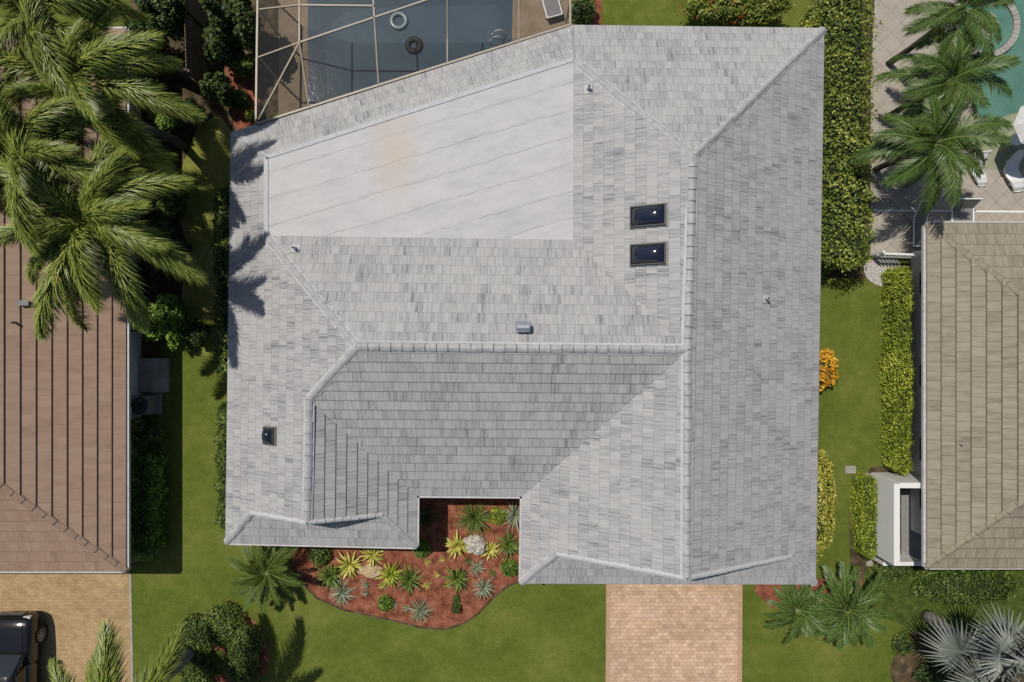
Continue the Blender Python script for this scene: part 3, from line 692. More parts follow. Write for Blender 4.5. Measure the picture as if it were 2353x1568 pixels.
wp = hiphouse(rh, rx, rx + 12.4, P(0, 1303, ze).y, P(0, 515, ze).y, ze, .43, 'beige', 'beigecap', 'gutter', over=.75, t=.08)
for t in (.885, .56, .13, .3): window(rh, wp[3], wp[0], 1 - t, .8, .9, 1.2, 1, 'darkframe')
m4 = frame_on('beige_roof_houseW', 2205, 1022, .04); mb = MB(); mb.tube([m4.translation, m4.translation + Vector((0, 0, .16))], .035, 10); mb.build('vent_pipe', 'acgrey', rh)
mb = MB(); mb.tube([(wp[0][0] - .06, P(0, 1090).y, 0), (wp[0][0] - .06, P(0, 1090).y, 2.1)], .04, 8); mb.build('downpipe', 'white', rh)

# ------------------------------------------------------------------ ground
g = MB(); g.add([(-150, -150, 0), (150, -150, 0), (150, 150, 0), (-150, 150, 0)], [(0, 1, 2, 3)]); tagp(g.build('ground', 'lawn'), 'wide green mown lawn around the houses', None, None, 'structure')
sheet('side_lawn', [(395, 330), (470, 270), (545, 300), (560, 560), (560, 830), (470, 815), (425, 700), (400, 560), (430, 470)], .004, 'lawn_dry_lit', True)
sheet('back_yard_soil', [(300, -60), (640, -60), (650, 240), (590, 310), (545, 320), (505, 262), (455, 290), (420, 380), (300, 470)], .004, 'dirt')
sheet('house_side_soil', [(288, 440), (400, 470), (430, 560), (415, 700), (370, 810), (322, 840), (322, 1300), (288, 1300)], .004, 'dirt')
sheet('side_mulch', [(520, 150), (590, 170), (592, 290), (545, 300), (530, 240)], .005, 'mulch', True)
sheet('driveway', [(1393, 1300), (1706, 1300), (1701, 1640), (1392, 1640)], .008, 'drive')
for x in (1393, 1696): sheet('driveway_border', [(x, 1300), (x + 10, 1300), (x + 8, 1640), (x - 2, 1640)], .012, 'driveedge')
sheet('neighbour_driveway', [(-200, 1290), (297, 1290), (303, 1640), (-200, 1640)], .006, 'drive_tan')
sheet('driveway_kerb', [(297, 1316), (302, 1316), (308, 1640), (303, 1640)], .012, 'concrete')
bed = [(640, 1235), (668, 1285), (690, 1330), (730, 1372), (790, 1398), (850, 1412), (910, 1425), (970, 1440), (1020, 1443), (1062, 1432), (1098, 1408), (1130, 1372), (1165, 1345), (1215, 1325), (1225, 1230), (1225, 1090), (900, 1090), (900, 1210)]
sheet('bed_edging', [(640, 1235), (664, 1290), (686, 1337), (728, 1377), (788, 1403), (850, 1417), (910, 1430), (970, 1445), (1022, 1448), (1064, 1437), (1101, 1412), (1134, 1376), (1168, 1349), (1215, 1330), (1215, 1300), (700, 1240)], .004, 'dirt')
sheet('mulch_bed', bed, .008, 'mulch')
sheet('ring_bed', [(512 + 108 * math.cos(a) * (1 + .05 * math.sin(3*a)), 1496 + 94 * math.sin(a)) for a in np.linspace(0, 2*PI, 40)[:-1]], .004, 'mulch')
sheet('ring_bed_centre', [(500 + 22 * math.cos(a), 1522 + 30 * math.sin(a)) for a in np.linspace(0, 2*PI, 24)[:-1]], .008, 'cover')
sheet('right_bed', [(1950, 1180), (2000, 1075), (2030, 1070), (2028, 610), (2120, 600), (2120, 1310), (2010, 1300), (1990, 1340), (1955, 1330)], .004, 'dirt')
sheet('corner_bed', [(1745, 1340), (1765, 1390), (1800, 1400), (1880, 1390), (1950, 1370), (1970, 1330)], .006, 'mulch', True)
sheet('green_ground_cover', [(1990, 1310), (2090, 1330), (2420, 1310), (2420, 1500), (2180, 1500), (2080, 1440), (2000, 1400)], .006, 'cover', True)
sheet('far_corner_shade_bed', [(2060, 1500), (2120, 1450), (2420, 1480), (2420, 1640), (2110, 1640), (2050, 1560)], .008, 'dirt', True)  # bed soil whose dark colour also stands for the shade in this corner
sheet('back_bed', [(1360, -30), (1382, -30), (1382, 66), (1360, 90), (1300, 90), (1305, -30)], .008, 'mulch')
sheet('fence_bed', [(1862, -30), (1890, -30), (2010, -30), (2010, 560), (1990, 640), (1900, 640), (1862, 120)], .004, 'dirt')
sheet('patio', [(2012, -60), (2480, -60), (2480, 600), (2120, 600), (2000, 585), (2000, 200)], .008, 'patio')
sheet('patio_edge_strip', [(2008, 482), (2480, 486), (2480, 490), (2008, 486)], .012, 'white')
sheet('gravel_patch', [(1990, 600), (2065, 600), (2060, 650), (2030, 660), (1992, 640)], .010, 'gravel', True)
sheet('pool_deck', [(640, -80), (1360, -80), (1360, 120), (1250, 160), (640, 340)], .008, 'deck')
sheet('pool_coping', [(702, -80), (1185, -80), (1181, 110), (1100, 200), (720, 300), (702, 290)], .016, 'deck')
sheet('pool_water', [(708, -80), (1180, -80), (1176, 105), (1095, 200), (725, 290), (708, 280)], .020, 'waterL')
sheet('pool_deep_water', [(752, 300), (750, 90), (762, 55), (795, 30), (850, 20), (1000, 16), (1140, 12), (1152, 40), (1150, 130), (1060, 230), (760, 300)], .024, 'water')
sheet('green_patio', [(2240, 330), (2262, 290), (2330, 262), (2480, 230), (2480, 392), (2330, 392), (2250, 382)], .012, 'sage', True)
sheet('turquoise_pool', [(2232, -60), (2480, -60), (2480, 235), (2353, 256), (2300, 270), (2262, 285), (2238, 240), (2228, 150), (2250, 90)], .016, 'turq', True)
rg = MB(); pc = P(2262, 60)
for i in range(40):
    a0, a1 = 2*PI*i/40, 2*PI*(i + .93)/40; r0, r1 = 62*S, 76*S
    vs = [pc + Vector((r*math.cos(a), r*math.sin(a), z)) for z in (0, .16) for r, a in ((r0, a0), (r1, a0), (r1, a1), (r0, a1))]
    rg.add(vs, [(4, 5, 6, 7), (0, 1, 5, 4), (1, 2, 6, 5), (2, 3, 7, 6), (3, 0, 4, 7)])
spa = thing('spa', 'round raised stone spa at the edge of the turquoise pool', 'spa', pc); rg.build('rim', 'concrete', spa)
sw = MB(); sw.poly([(pc.x + 61*S*math.cos(a), pc.y + 61*S*math.sin(a), .10) for a in np.linspace(0, 2*PI, 40)[:-1]]); sw.build('spa_water', 'turq', spa)
sw = MB(); sw.poly([(pc.x + 30*S*math.cos(a), pc.y + 30*S*math.sin(a), .104) for a in np.linspace(0, 2*PI, 30)[:-1]]); sw.build('spa_seat', 'sage', spa)

# ------------------------------------------------------------------ pool cage
cage = thing('pool_cage', 'tan framed screen enclosure over the pool behind the central house', 'enclosure', P(850, 60))
he, ht = 2.35, 3.1
def bars(pairs, w=.05, name='beam'):
    for (x0, y0, h0), (x1, y1, h1) in pairs:
        mb = MB(); mb.bar(P(x0, y0, h0), P(x1, y1, h1), w, .06); mb.build(name, 'bronze', cage)
bars([((593, -60, he), (588, 285, he)), ((588, 285, he), (1310, 57, he)), ((1310, 57, he), (1310, -60, he))], .07, 'edge_beam')
bars([((688, -60, ht), (688, 98, ht)), ((688, 98, ht), (594, 275, he)), ((688, 98, ht), (710, 247, he)), ((594, 132, he), (688, 98, ht)), ((688, 98, ht), (975, 2, ht)), ((975, 2, ht), (1080, -35, ht)),
      ((855, -60, ht), (860, 42, ht)), ((860, 42, ht), (870, 196, he)), ((1027, -60, ht), (1028, 146, he)), ((597, 22, he), (688, 12, ht)), ((688, 12, ht), (860, 14, ht))])
bars([((1192, -60, ht), (1192, 95, he))], .04)
for x, y in [(593, -60), (594, 132), (588, 282), (1310, 0), (597, 22)]:
    p = P(x, y, he); mb = MB(); mb.bar(p, Vector((p.x, p.y, 0)), .05); mb.build('post', 'bronze', cage)
def panel(pts):
    mb = MB(); mb.add([P(*p) - Vector((0, 0, .035)) for p in pts], [tuple(range(len(pts)))]); mb.build('screen_panel', 'screen', cage)
panel([(593, -60, he), (688, -60, ht), (688, 98, ht), (588, 285, he)]); panel([(588, 285, he), (688, 98, ht), (710, 247, he)])
panel([(688, 98, ht), (860, 42, ht), (870, 196, he), (710, 247, he)]); panel([(688, -60, ht), (855, -60, ht), (860, 42, ht), (688, 98, ht)])
panel([(860, 42, ht), (1028, -16, ht), (1028, 146, he), (870, 196, he)]); panel([(860, 42, ht), (855, -60, ht), (1027, -60, ht), (1028, -16, ht)])
panel([(1028, -60, ht), (1310, -60, he), (1310, 57, he), (1028, 146, he)])
p0, p1 = P(593, -60, he), P(588, 285, he); mb = MB(); mb.add([p0, p1, (p1.x, p1.y, 0), (p0.x, p0.y, 0)], [(0, 1, 2, 3)]); mb.build('screen_panel', 'screen', cage)
def ringobj(px, py, r, tube, mat, label, z=.08):
    p = P(px, py); mb = MB(); mb.lathe([(r + tube*math.cos(a), z + tube*.7*math.sin(a)) for a in np.linspace(0, 2*PI, 12)[:-1]], p, 32, closed=True)
    return tagp(mb.build('pool_float', mat, smooth=True), label, 'pool float')
M['paleblue'] = plain('pale_vinyl', (0.17, 0.23, 0.24), 0.3)
ringobj(917, 50, .29, .085, 'paleblue', 'pale translucent swim ring floating on the screened pool')
ringobj(952, 106, .25, .11, 'black', 'black swim ring floating on the screened pool')
lad = thing('pool_handrail', 'white curved handrail at the corner of the screened pool', 'handrail', P(1145, 95))
for s_ in (0, .25):
    mb = MB(); b0 = P(1140, 97) + Vector((s_ * .3, s_, 0)); mb.tube([b0 + Vector((.28*math.cos(a), .06*math.cos(a), .5*math.sin(a))) for a in np.linspace(0, PI, 10)], .018, 8); mb.build('rail', 'white', lad, smooth=True)

def chaise(px, py, rot, sc, label, group=None):
    p = P(px, py); root = thing('lounger', label, 'lounger', p, rot, group)
    prof = [(-.95, .10), (-.75, .30), (-.45, .40), (-.15, .30), (.15, .22), (.4, .32), (.7, .55), (.9, .78)]
    pts = []
    for i in range(len(prof) - 1):
        for k in range(4):
            t = k / 4; a, b_ = prof[i], prof[i + 1]; pts.append((a[0] + (b_[0]-a[0])*t, a[1] + (b_[1]-a[1])*(t*t*(3-2*t))))
    pts.append(prof[-1]); mb = MB(); n = len(pts); vs = []; fs = []
    for i, (y, z) in enumerate(pts):
        q0 = i / (n - 1); w = .30 * (.5 + .6 * math.sin(PI * (.15 + .7 * q0))) ; off = -.26 * math.cos(y * 1.7) + .14
        for q in (-1, -.5, 0, .5, 1): vs.append((off + q * w * sc, y * sc, z * sc + .05 * q * q))
        for q in (1, -1): vs.append((off + q * w * sc, y * sc, z * sc - .05))
    for i in range(n - 1):
        for q in range(7): a, b_ = i*7+q, i*7+(q+1) % 7; fs.append((a, b_, b_+7, a+7))
    fs += [tuple(range(7)), tuple(range((n-1)*7, n*7))]
    mb.add(vs, fs); mb.build('shell', 'fabricw', root, world=False, smooth=True)
    mb = MB(); mb.box((-.06, -.4*sc, .12), (.18, .4*sc, .22)); mb.build('foot', 'fabricw', root, world=False)
    mb = MB(); mb.box((-.06, .45*sc, .12), (.18, .3*sc, .22)); mb.build('foot', 'fabricw', root, world=False)
chaise(2243, 392, math.radians(4), .70, 'smaller curved white lounger on the neighbour\'s patio beside the palm')
chaise(2322, 398, math.radians(8), .84, 'larger curved white lounger on the neighbour\'s patio nearest the right edge')
def sidetable(px, py, r, label):
    p = P(px, py); t = thing('side_table', label, 'table', p); mb = MB(); mb.lathe([(.001, .45), (r*.9, .45), (r, .43), (r*.9, .41), (.001, .41)], seg=28); mb.build('table_top', 'fabricw', t, world=False, smooth=False)
    mb = MB(); mb.lathe([(r*.6, 0), (r*.35, .2), (r*.5, .41)], seg=20); mb.build('pedestal', 'fabricw', t, world=False, smooth=True)
sidetable(2318, 328, .26, 'round white pedestal table between the pool and the curved loungers')
def slingchair(px, py, rot, label, L=1.7, W=.62, back=.5, name='sun_lounger', cat='sun lounger'):
    p = P(px, py); root = thing(name, label, cat, p, rot); mb = MB()
    for s_ in (-1, 1): mb.tube([(s_*W/2, -L/2, .32), (s_*W/2, L*.15, .32)], .03, 8); mb.tube([(s_*W/2, L*.15, .32), (s_*W/2, L/2, .32 + back)], .03, 8)
    mb.tube([(-W/2, L/2, .32 + back), (W/2, L/2, .32 + back)], .03, 8); mb.tube([(-W/2, -L/2, .32), (W/2, -L/2, .32)], .03, 8); mb.build('frame', 'white', root, world=False)
    for sx in (-1, 1):
        for y in (-L*.42, L*.2): l = MB(); l.tube([(sx*W/2, y, .32), (sx*(W/2+.02), y, 0)], .025, 8); l.build('leg', 'white', root, world=False)
    mb = MB(); w = W/2 - .02; mb.add([(-w, -L/2+.03, .33), (w, -L/2+.03, .33), (w, L*.15, .33), (-w, L*.15, .33), (w, L/2-.02, .32+back), (-w, L/2-.02, .32+back)], [(0, 1, 2, 3), (3, 2, 4, 5)]); mb.build('sling', 'sling', root, world=False)
slingchair(2103, 520, 0, 'white framed sun lounger on the patio behind the white fence', W=.5)
slingchair(2200, 490, 0, 'white framed grey patio chair at the corner of the beige roofed house', .8, .85, .5, 'patio_chair', 'chair')
slingchair(1262, 2, math.radians(15), 'white framed sun lounger inside the screened pool enclosure', 1.6, .62, .45)
p = P(2392, 285, 2.2); um = thing('parasol', 'pale grey parasol at the right edge of the neighbour\'s patio', 'parasol', (p.x, p.y, 0))
mb = MB(); vs = [(0, 0, 2.45)] + [(.95*math.cos(a), .95*math.sin(a), 2.1) for a in np.linspace(0, 2*PI, 9)[:-1]]; mb.add(vs, [(0, i, i % 8 + 1) for i in range(1, 9)]); mb.build('canopy', 'gutter', um, world=False)
mb = MB(); mb.tube([(0, 0, 0), (0, 0, 2.46)], .025, 8); mb.build('pole', 'galv', um, world=False)

def fence(x0, y0, x1, y1, h, mat, label, slat=.12, gap=.02, wall_=.03, name='fence'):
    a, b_ = P(x0, y0), P(x1, y1); root = thing(name, label, 'fence', (a + b_) / 2); d = b_ - a; L = d.length; d.normalize(); mb = MB(); n = int(L / (slat + gap))
    for i in range(n): c = a + d * (i + .5) * (slat + gap); mb.box((c.x, c.y, h/2 + .03), (slat, wall_, h - .04 + .04 * random.random()), math.atan2(d.y, d.x))
    mb.build('slat_panel', mat, root); nn = Vector((-d.y, d.x, 0)) * .05
    for z in (h*.25, h*.85): m2 = MB(); m2.bar(a + nn + Vector((0, 0, z)), b_ + nn + Vector((0, 0, z)), .05, .09); m2.build('rail', mat, root)
    k = max(1, int(L / 2.2))
    for i in range(k + 1): c = a.lerp(b_, i / k) + nn * 1.8; m2 = MB(); m2.box((c.x, c.y, (h+.05)/2), (.09, .09, h + .05)); m2.build('post', mat, root)
    return root
fence(470, -60, 478, 205, 1.8, 'wood', 'dark weathered wooden fence running between the left houses')
fence(300, 128, 470, 205, 1.7, 'wood', 'dark wooden fence panel reaching the brown roofed house')
M['olivewood'] = plain('olive_wood', (0.20, 0.19, 0.10), .8, var=.2)
fence(1868, 190, 1940, 192, 1.7, 'olivewood', 'short olive wooden fence panel between the central house and the tall hedge')
fence(1998, 592, 2118, 596, 1.0, 'white', 'low white picket fence beside the white gravel', .05, .09)

en = thing('entry_wall', 'white L-shaped entry wall beside the beige roofed house', 'wall', P(2080, 1200))
hw = 2.0; mb = MB()
mb.box(((P(2061, 0, hw).x), (P(0, 1112, hw).y + P(0, 1300, hw).y)/2, hw/2), (.22, P(0, 1112, hw).y - P(0, 1300, hw).y, hw)); mb.build('side_wall', 'stucco', en)
mb = MB(); x0, x1 = P(2067, 0, hw).x, wp[0][0] ; mb.box(((x0 + x1)/2 + .02, P(0, 1116, hw).y, hw/2), (x1 - x0 - .0, .2, hw - .006)); mb.build('end_wall', 'stucco', en)
mb = MB(); mb.box(((x0 + x1)/2, P(0, 1296, .9).y, .45), (x1 - x0, .15, .9)); mb.build('end_wall', 'stucco', en)
sheet('entry_floor', [(2070, 1125), (2160, 1125), (2160, 1290), (2070, 1290)], .02, 'acgrey')

# ------------------------------------------------------------------ side-yard equipment on the left
p = P(345, 928); ac = thing('air_conditioner', 'grey air conditioning unit beside the white wall of the brown roofed house', 'air conditioner', p)
mb = MB(); mb.box((0, 0, .40), (.78, .70, .72))
for i in range(9):
    z = .12 + i * .07
    mb.box((.39, 0, z), (.022, .64, .03)); mb.box((0, -.35, z), (.72, .022, .03)); mb.box((0, .35, z), (.72, .022, .03))
mb.build('cabinet', 'acgrey', ac, world=False)
mb = MB(); mb.lathe([(.001, .80), (.08, .80), (.08, .765), (.001, .765)], seg=16)
for r in (.12, .17, .22, .27, .31): mb.lathe([(r, .775), (r + .012, .79), (r + .024, .775)], seg=28)
for k in range(6): a = k * PI / 3; mb.bar((.05*math.cos(a), .05*math.sin(a), .785), (.33*math.cos(a), .33*math.sin(a), .775), .015)
mb.build('fan_grille', 'black', ac, world=False)
mb = MB(); mb.box((0, 0, .02), (.95, .85, .04)); mb.build('base', 'concrete', ac, world=False)
mb = MB(); c = P(357, 862); mb.box((c.x, c.y, .10), (1.18, 1.32, .20)); mb.box((c.x, c.y, .22), (1.22, 1.36, .05))
tagp(mb.build('concrete_slab', 'concrete'), 'square weathered concrete slab beside the air conditioning unit', 'slab')
mb = MB(); mb.lathe([(.001, .05), (.24, .05), (.31, .75), (.36, .76), (.36, .70), (.28, .0), (.001, .0)], P(318, 745), 28); tagp(mb.build('bin', 'black'), 'round black bin against the wall of the brown roofed house', 'bin')
a = P(308, 780); mb = MB(); mb.tube([a + Vector((0, 0, .1)), a + Vector((0, 0, .5)), a + Vector((.3, 0, .5)), a + Vector((.3, 0, .05))], .035, 8); tagp(mb.build('pipe', 'white'), 'white pipe along the wall near the round black bin', 'pipe')
mb = MB(); c = P(1953, 1079); mb.box((c.x, c.y, .03), (.42, .30, .06)); mb.box((c.x, c.y, .065), (.36, .24, .012)); tagp(mb.build('utility_cover', 'concrete'), 'small pale utility box cover in the right hand lawn', 'utility box')
mb = MB(); mb.lathe([(.001, .04), (.13, .04), (.15, 0)], P(1998, 1295), 18); tagp(mb.build('drain_cap', 'concrete'), 'small round drain cap beside the lime hedge', 'drain cap')

def rock(px, py, rx_, ry_, h, mat, label, seed):
    p = P(px, py); vs = []; fs = []; us, vv = 28, 14
    for i in range(vv + 1):
        for j in range(us):
            th = PI * .55 * i / vv; ph = 2*PI*j/us; q = np.array([math.sin(th)*math.cos(ph), math.sin(th)*math.sin(ph), math.cos(th)])
            k = 1 + .20*float(lump(q[None], 2.5, seed)[0]) + .12*float(lump(q[None], 7, seed+1)[0]); vs.append(p + Vector((q[0]*k*rx_*S, q[1]*k*ry_*S, max(-.02, q[2]*k*h))))
    for i in range(vv):
        for j in range(us): fs.append((i*us+j, (i+1)*us+j, (i+1)*us+(j+1) % us, i*us+(j+1) % us))
    mb = MB(); mb.add(vs, fs); tagp(mb.build('rock', mat), label, 'rock')
rock(1093, 1250, 26, 24, .45, 'rock', 'rough white coral rock in the courtyard planting bed', 5)
rock(853, 1312, 27, 15, .15, 'tanrock', 'flat tan rock between the yellow plants in the front bed', 9)

ros = [(1090, 1190, 42, 130, .032, 15, 'f_mid', 'large dark green spiky plant above the white coral rock'),
 (1183, 1185, 34, 90, .03, 15, 'f_grey', 'grey green spiky plant tucked under the right eave of the courtyard'),
 (978, 1190, 30, 70, .03, 15, 'f_dark', 'dark spiky plant in the shade of the left courtyard eave'),
 (1050, 1256, 28, 44, .075, 15, 'f_yellow', 'yellow bladed plant just left of the white coral rock'),
 (1127, 1266, 21, 34, .065, 15, 'f_yellow', 'small yellow bladed plant just right of the white coral rock'),
 (1168, 1253, 29, 58, .06, 15, 'f_mid', 'green bladed plant by the right eave, below the courtyard opening'),
 (855, 1277, 25, 40, .065, 15, 'f_yellow', 'yellow bladed plant directly above the flat tan rock'),
 (802, 1300, 29, 50, .075, 15, 'f_yellow', 'large yellow bladed plant left of the flat tan rock'),
 (897, 1321, 28, 50, .075, 15, 'f_lime', 'yellow green bladed plant right of the flat tan rock'),
 (757, 1325, 31, 62, .065, 15, 'f_mid', 'green bladed plant beside the young palm on the left of the bed'),
 (940, 1333, 29, 64, .06, 15, 'f_mid', 'dark green bladed plant in the middle of the front bed'),
 (1050, 1330, 28, 58, .065, 15, 'f_mid', 'dark green bladed plant below the yellow one near the coral rock'),
 (1112, 1352, 26, 62, .032, 10, 'f_grey', 'silver green spiky plant at the right end of the front bed'),
 (785, 1364, 28, 68, .032, 10, 'f_grey', 'silver green spiky plant at the left edge of the front bed'),
 (965, 1406, 27, 62, .032, 10, 'f_grey', 'silver green spiky plant at the lower edge of the front bed'),
 (1095, 1306, 18, 38, .028, 15, 'f_grey', 'small silvery tuft between the coral rock and the bed edge'),
 (838, 1345, 12, 24, .02, 20, 'f_grey', 'tiny silvery tuft below the flat tan rock'),
 (838, 1365, 9, 18, .02, 20, 'f_grey', 'tiniest silvery tuft, below the other tuft under the tan rock'),
 (905, 1392, 9, 18, .02, 20, 'f_grey', 'tiny silvery tuft left of the lowest spiky plant'),
 (982, 1292, 9, 16, .03, 20, 'f_yellow', 'small yellow sprout below the left courtyard corner'),
 (1015, 1288, 8, 14, .03, 20, 'f_yellow', 'small yellow sprout left of the yellow plant by the coral rock'),
 (878, 1347, 10, 16, .03, 20, 'f_yellow', 'small yellow sprout below the yellow green bladed plant'),
 (980, 1348, 10, 18, .03, 20, 'f_yellow', 'small yellow sprout right of the dark middle plant'),
 (1003, 1323, 8, 16, .03, 20, 'f_yellow', 'small yellow sprout between the two dark green bladed plants'),
 (1027, 1345, 9, 16, .03, 20, 'f_yellow', 'small yellow sprout at the foot of the right dark bladed plant'),
 (1132, 1318, 9, 16, .03, 20, 'f_mid', 'small green sprout near the right side of the bed'),
 (932, 1400, 9, 18, .03, 20, 'f_grey', 'small pale tuft touching the lowest spiky plant'),
 (1075, 1290, 10, 16, .03, 20, 'f_mid', 'small green sprout below the coral rock')]
for i, (x, y, r, n, w, lf, mt, lb) in enumerate(ros): rosette(x, y, r, n, w, lf, mt, lb, i + 3)
shrub(1145, 1186, 20, .4, 'f_lime', 'small lime shrub between the spiky plants in the courtyard', size=.07)
shrub(968, 1262, 21, .4, 'f_bright', 'small bright green shrub at the lower left courtyard corner', size=.07)
shrub(733, 1276, 25, .5, 'f_mid', 'small green shrub close to the front eave', size=.08)
shrub(1170, 1308, 20, .35, 'f_bright', 'small pale green shrub by the right edge of the bed', size=.07)
shrub(885, 1388, 18, .3, 'f_bright', 'low bright green shrub near the lower edge of the bed', size=.07)
shrub(1048, 1399, 12, .3, 'f_dark', 'small dark reddish shrub near the lower tip of the bed', size=.06, extra=('f_red', 25, .06))
shrub(1048, 1378, 9, .2, 'f_mid', 'tiny green shrub above the dark reddish one', size=.05)

# ------------------------------------------------------------------ palms
palm(190, 205, 6.3, 'fox', 18, 'foxtail palm overhanging the upper right corner of the brown roof', .14, 1.05, 1, (66, -24), tm='trunkd')
palm(100, 40, 7.2, 'fox', 16, 'tallest foxtail palm at the top left of the brown roof', .15, .9, 2, (66, -24), tm='trunkd')
palm(70, 355, 6.8, 'fox', 18, 'foxtail palm in the middle of the left cluster over the brown roof', .15, 1.05, 3, (66, -24), tm='trunkd')
palm(215, 510, 6.2, 'fox', 20, 'lowest foxtail palm of the left cluster, above the side yard', .14, 1.14, 4, (66, -22), tm='trunkd')
pb = (452, 1488); kk = 5.6; fx = (pb[0]-CX)/((H-kk)/H) + CX; fy = (pb[1]-CY)/((H-kk)/H) + CY
palm(fx, fy, kk, 'fox', 16, 'foxtail palm rising from the round hedge at the lower left', .15, 1.12, 6, (66, -8))
palm(2215, 20, 4.6, 'feather', 18, 'feather palm at the top right beside the round spa', .10, .84, 7, (68, -24), tm='trunkd')
palm(2182, 185, 4.0, 'feather', 18, 'middle feather palm between the hedge and the turquoise pool', .10, .92, 8, (68, -24), tm='trunkd')
palm(2145, 330, 3.8, 'feather', 20, 'lowest feather palm by the patio, above the curved loungers', .10, 1.0, 9, (68, -24), tm='trunkd')
palm(612, 1318, 1.1, 'date', 30, 'young date palm at the left end of the front planting bed', .10, .88, 10, (60, -20), shaft=False)
palm(1832, 1403, .9, 'sago', 26, 'smaller sago palm by the lower right corner of the central house', .12, .85, 11, (60, -15), shaft=False, name='sago_palm')
palm(1945, 1400, 1.3, 'sago', 30, 'larger sago palm in the right front lawn', .14, 1.08, 12, (60, -15), shaft=False, name='sago_palm')
def fanleaf(seed):
    r = random.Random(seed); mb = MB(); mb.tube([(0, 0, 0), (.5, 0, .1), (1.05, 0, .12)], [.035, .025, .02], 6); n = 34
    for i in range(n):
        a = math.radians(-145 + 290 * (i + .5) / n); L = 1.0 * (1 - .12 * abs(a) / 2.6) * r.uniform(.9, 1.06); tt = r.uniform(.2, .7); c0 = Vector((1.0, 0, .12)); d = Vector((math.cos(a), math.sin(a), 0)); s_ = Vector((-d.y, d.x, 0))
        w = L * .5 * math.radians(290 / n) / 2 * .98
        m_ = c0 + d * L * .5 + Vector((0, 0, .10)); tip = c0 + d * L - Vector((0, 0, .25 * r.random()))
        mb.add([c0, m_ + s_ * w, m_ + Vector((0, 0, -.06)), m_ - s_ * w, tip], [(0, 1, 2), (0, 2, 3), (1, 4, 2), (2, 4, 3)], 0, [tt*.5, tt+.25, max(0, tt-.2), tt+.2, min(1, tt + .3)])
    o = mb.build('fan_leaf', 'f_silver', None, world=False); me = o.data; bpy.data.objects.remove(o); return me
FR['fan'] = [fanleaf(1), fanleaf(2), fanleaf(3)]
palm(2312, 1540, 4.4, 'fan', 15, 'silver fan palm at the lower right corner', .20, 1.3, 13, (62, -20), shaft=False, name='fan_palm')

# ------------------------------------------------------------------ hedges and shrubs
hedge(1892, -30, 2008, 606, 2.1, 'f_hedge', 'tall wide hedge between the central house and the neighbour\'s patio', .12, amp=.20, fuzz=.11, extra=('f_dark', .2, 2.0))
hedge(2060, 612, 2099, 1090, 1.1, 'f_lime', 'long clipped lime hedge along the wall of the beige roofed house', .085, dens=300, amp=.08, core='coreY')
hedge(1984, 1096, 2021, 1288, 1.0, 'f_lime', 'short clipped lime hedge beside the white entry wall', .085, dens=300, amp=.08, core='coreY')
hedge(488, 430, 548, 860, 1.3, 'f_mid', 'dark hedge under the left eave of the central house, upper stretch', .11, amp=.14, fuzz=.08)
hedge(495, 925, 550, 1215, 1.2, 'f_mid', 'green hedge under the left eave of the central house, lower stretch', .10, amp=.12)
hedge(282, 1050, 350, 1285, 1.2, 'f_bright', 'shaded hedge along the right wall of the brown roofed house', .11, amp=.14, fuzz=.09)  # brighter leaf colour makes up for the shadow the hedge stands in
shrub(1870, 1150, 48, 1.0, 'f_yellow', 'yellow green mounded shrub emerging from under the right eave', ry=132, size=.09, core='coreY')
shrub(1896, 850, 30, .9, 'f_orange', 'orange leaved croton against the right side of the central house', ry=44, size=.12, core='coreY', lm=.3)
shrub(382, 266, 44, 1.4, 'f_bright', 'bright green shrub in the upper side yard beside the foxtail palms', clumps=4, lm=.3)
shrub(375, 735, 52, 1.8, 'f_bright', 'bright green loose shrub just right of the round black bin', ry=66, clumps=5, lm=.35)
shrub(380, 440, 56, 1.4, 'f_mid', 'mid green shrub under the foxtail palms in the side yard', clumps=5, lm=.3)
shrub(350, 540, 52, 1.4, 'f_mid', 'lower mid green shrub under the foxtail palms beside the white wall', clumps=5, lm=.3)
shrub(345, 625, 42, 1.3, 'f_dark', 'dark shrub above the bright loose shrub near the bin', clumps=4, lm=.3)
shrub(448, 765, 36, 1.1, 'f_dark', 'dark loose shrub between the bright shrub and the central house', clumps=4, lm=.3)
shrub(330, 1000, 42, 1.2, 'f_mid', 'green shrub just below the air conditioning unit', clumps=3)
shrub(545, 40, 62, 3.2, 'f_dark', 'dark tall shrub beside the pool enclosure at the top', clumps=6, size=.13, lm=.3)
shrub(505, 100, 48, 2.6, 'f_dark', 'second dark tall shrub, below the one at the top by the enclosure', clumps=5, size=.13, lm=.3)
shrub(385, 30, 56, 3.0, 'f_dark', 'dark shrub behind the wooden fence at the top left', clumps=6, size=.13, lm=.3)
shrub(330, 90, 50, 2.4, 'f_dark', 'dark shrub between the fence and the brown roofed house corner', clumps=5, size=.13, lm=.3)
shrub(505, 205, 36, 1.8, 'f_dark', 'dark shrub in the upper side yard beside the fence corner', clumps=5, lm=.3)
shrub(440, 255, 30, 1.4, 'f_dark', 'dark shrub right of the bright one in the upper side yard', clumps=4, lm=.3)
shrub(560, 150, 30, 1.4, 'f_mid', 'green shrub squeezed beside the left wall of the enclosure', clumps=4, lm=.3)
shrub(548, 225, 22, .6, 'f_mid', 'low green shrub on the mulch outside the pool enclosure', size=.08)
shrub(575, 265, 14, .4, 'f_lime', 'small lime shrub at the corner of the pool enclosure', size=.07)
shrub(330, 200, 44, 1.6, 'f_dark', 'dark shrub close to the brown roofed house near the fence', clumps=4)
shrub(1690, 15, 128, 1.8, 'f_hedge', 'wide shrub with red flowers behind the central house', ry=50, clumps=8, extra=('f_red', 420, .075), name='flowering_shrub')
shrub(1338, 22, 28, .9, 'f_dark', 'dark shrub beside the right edge of the pool enclosure', ry=34)
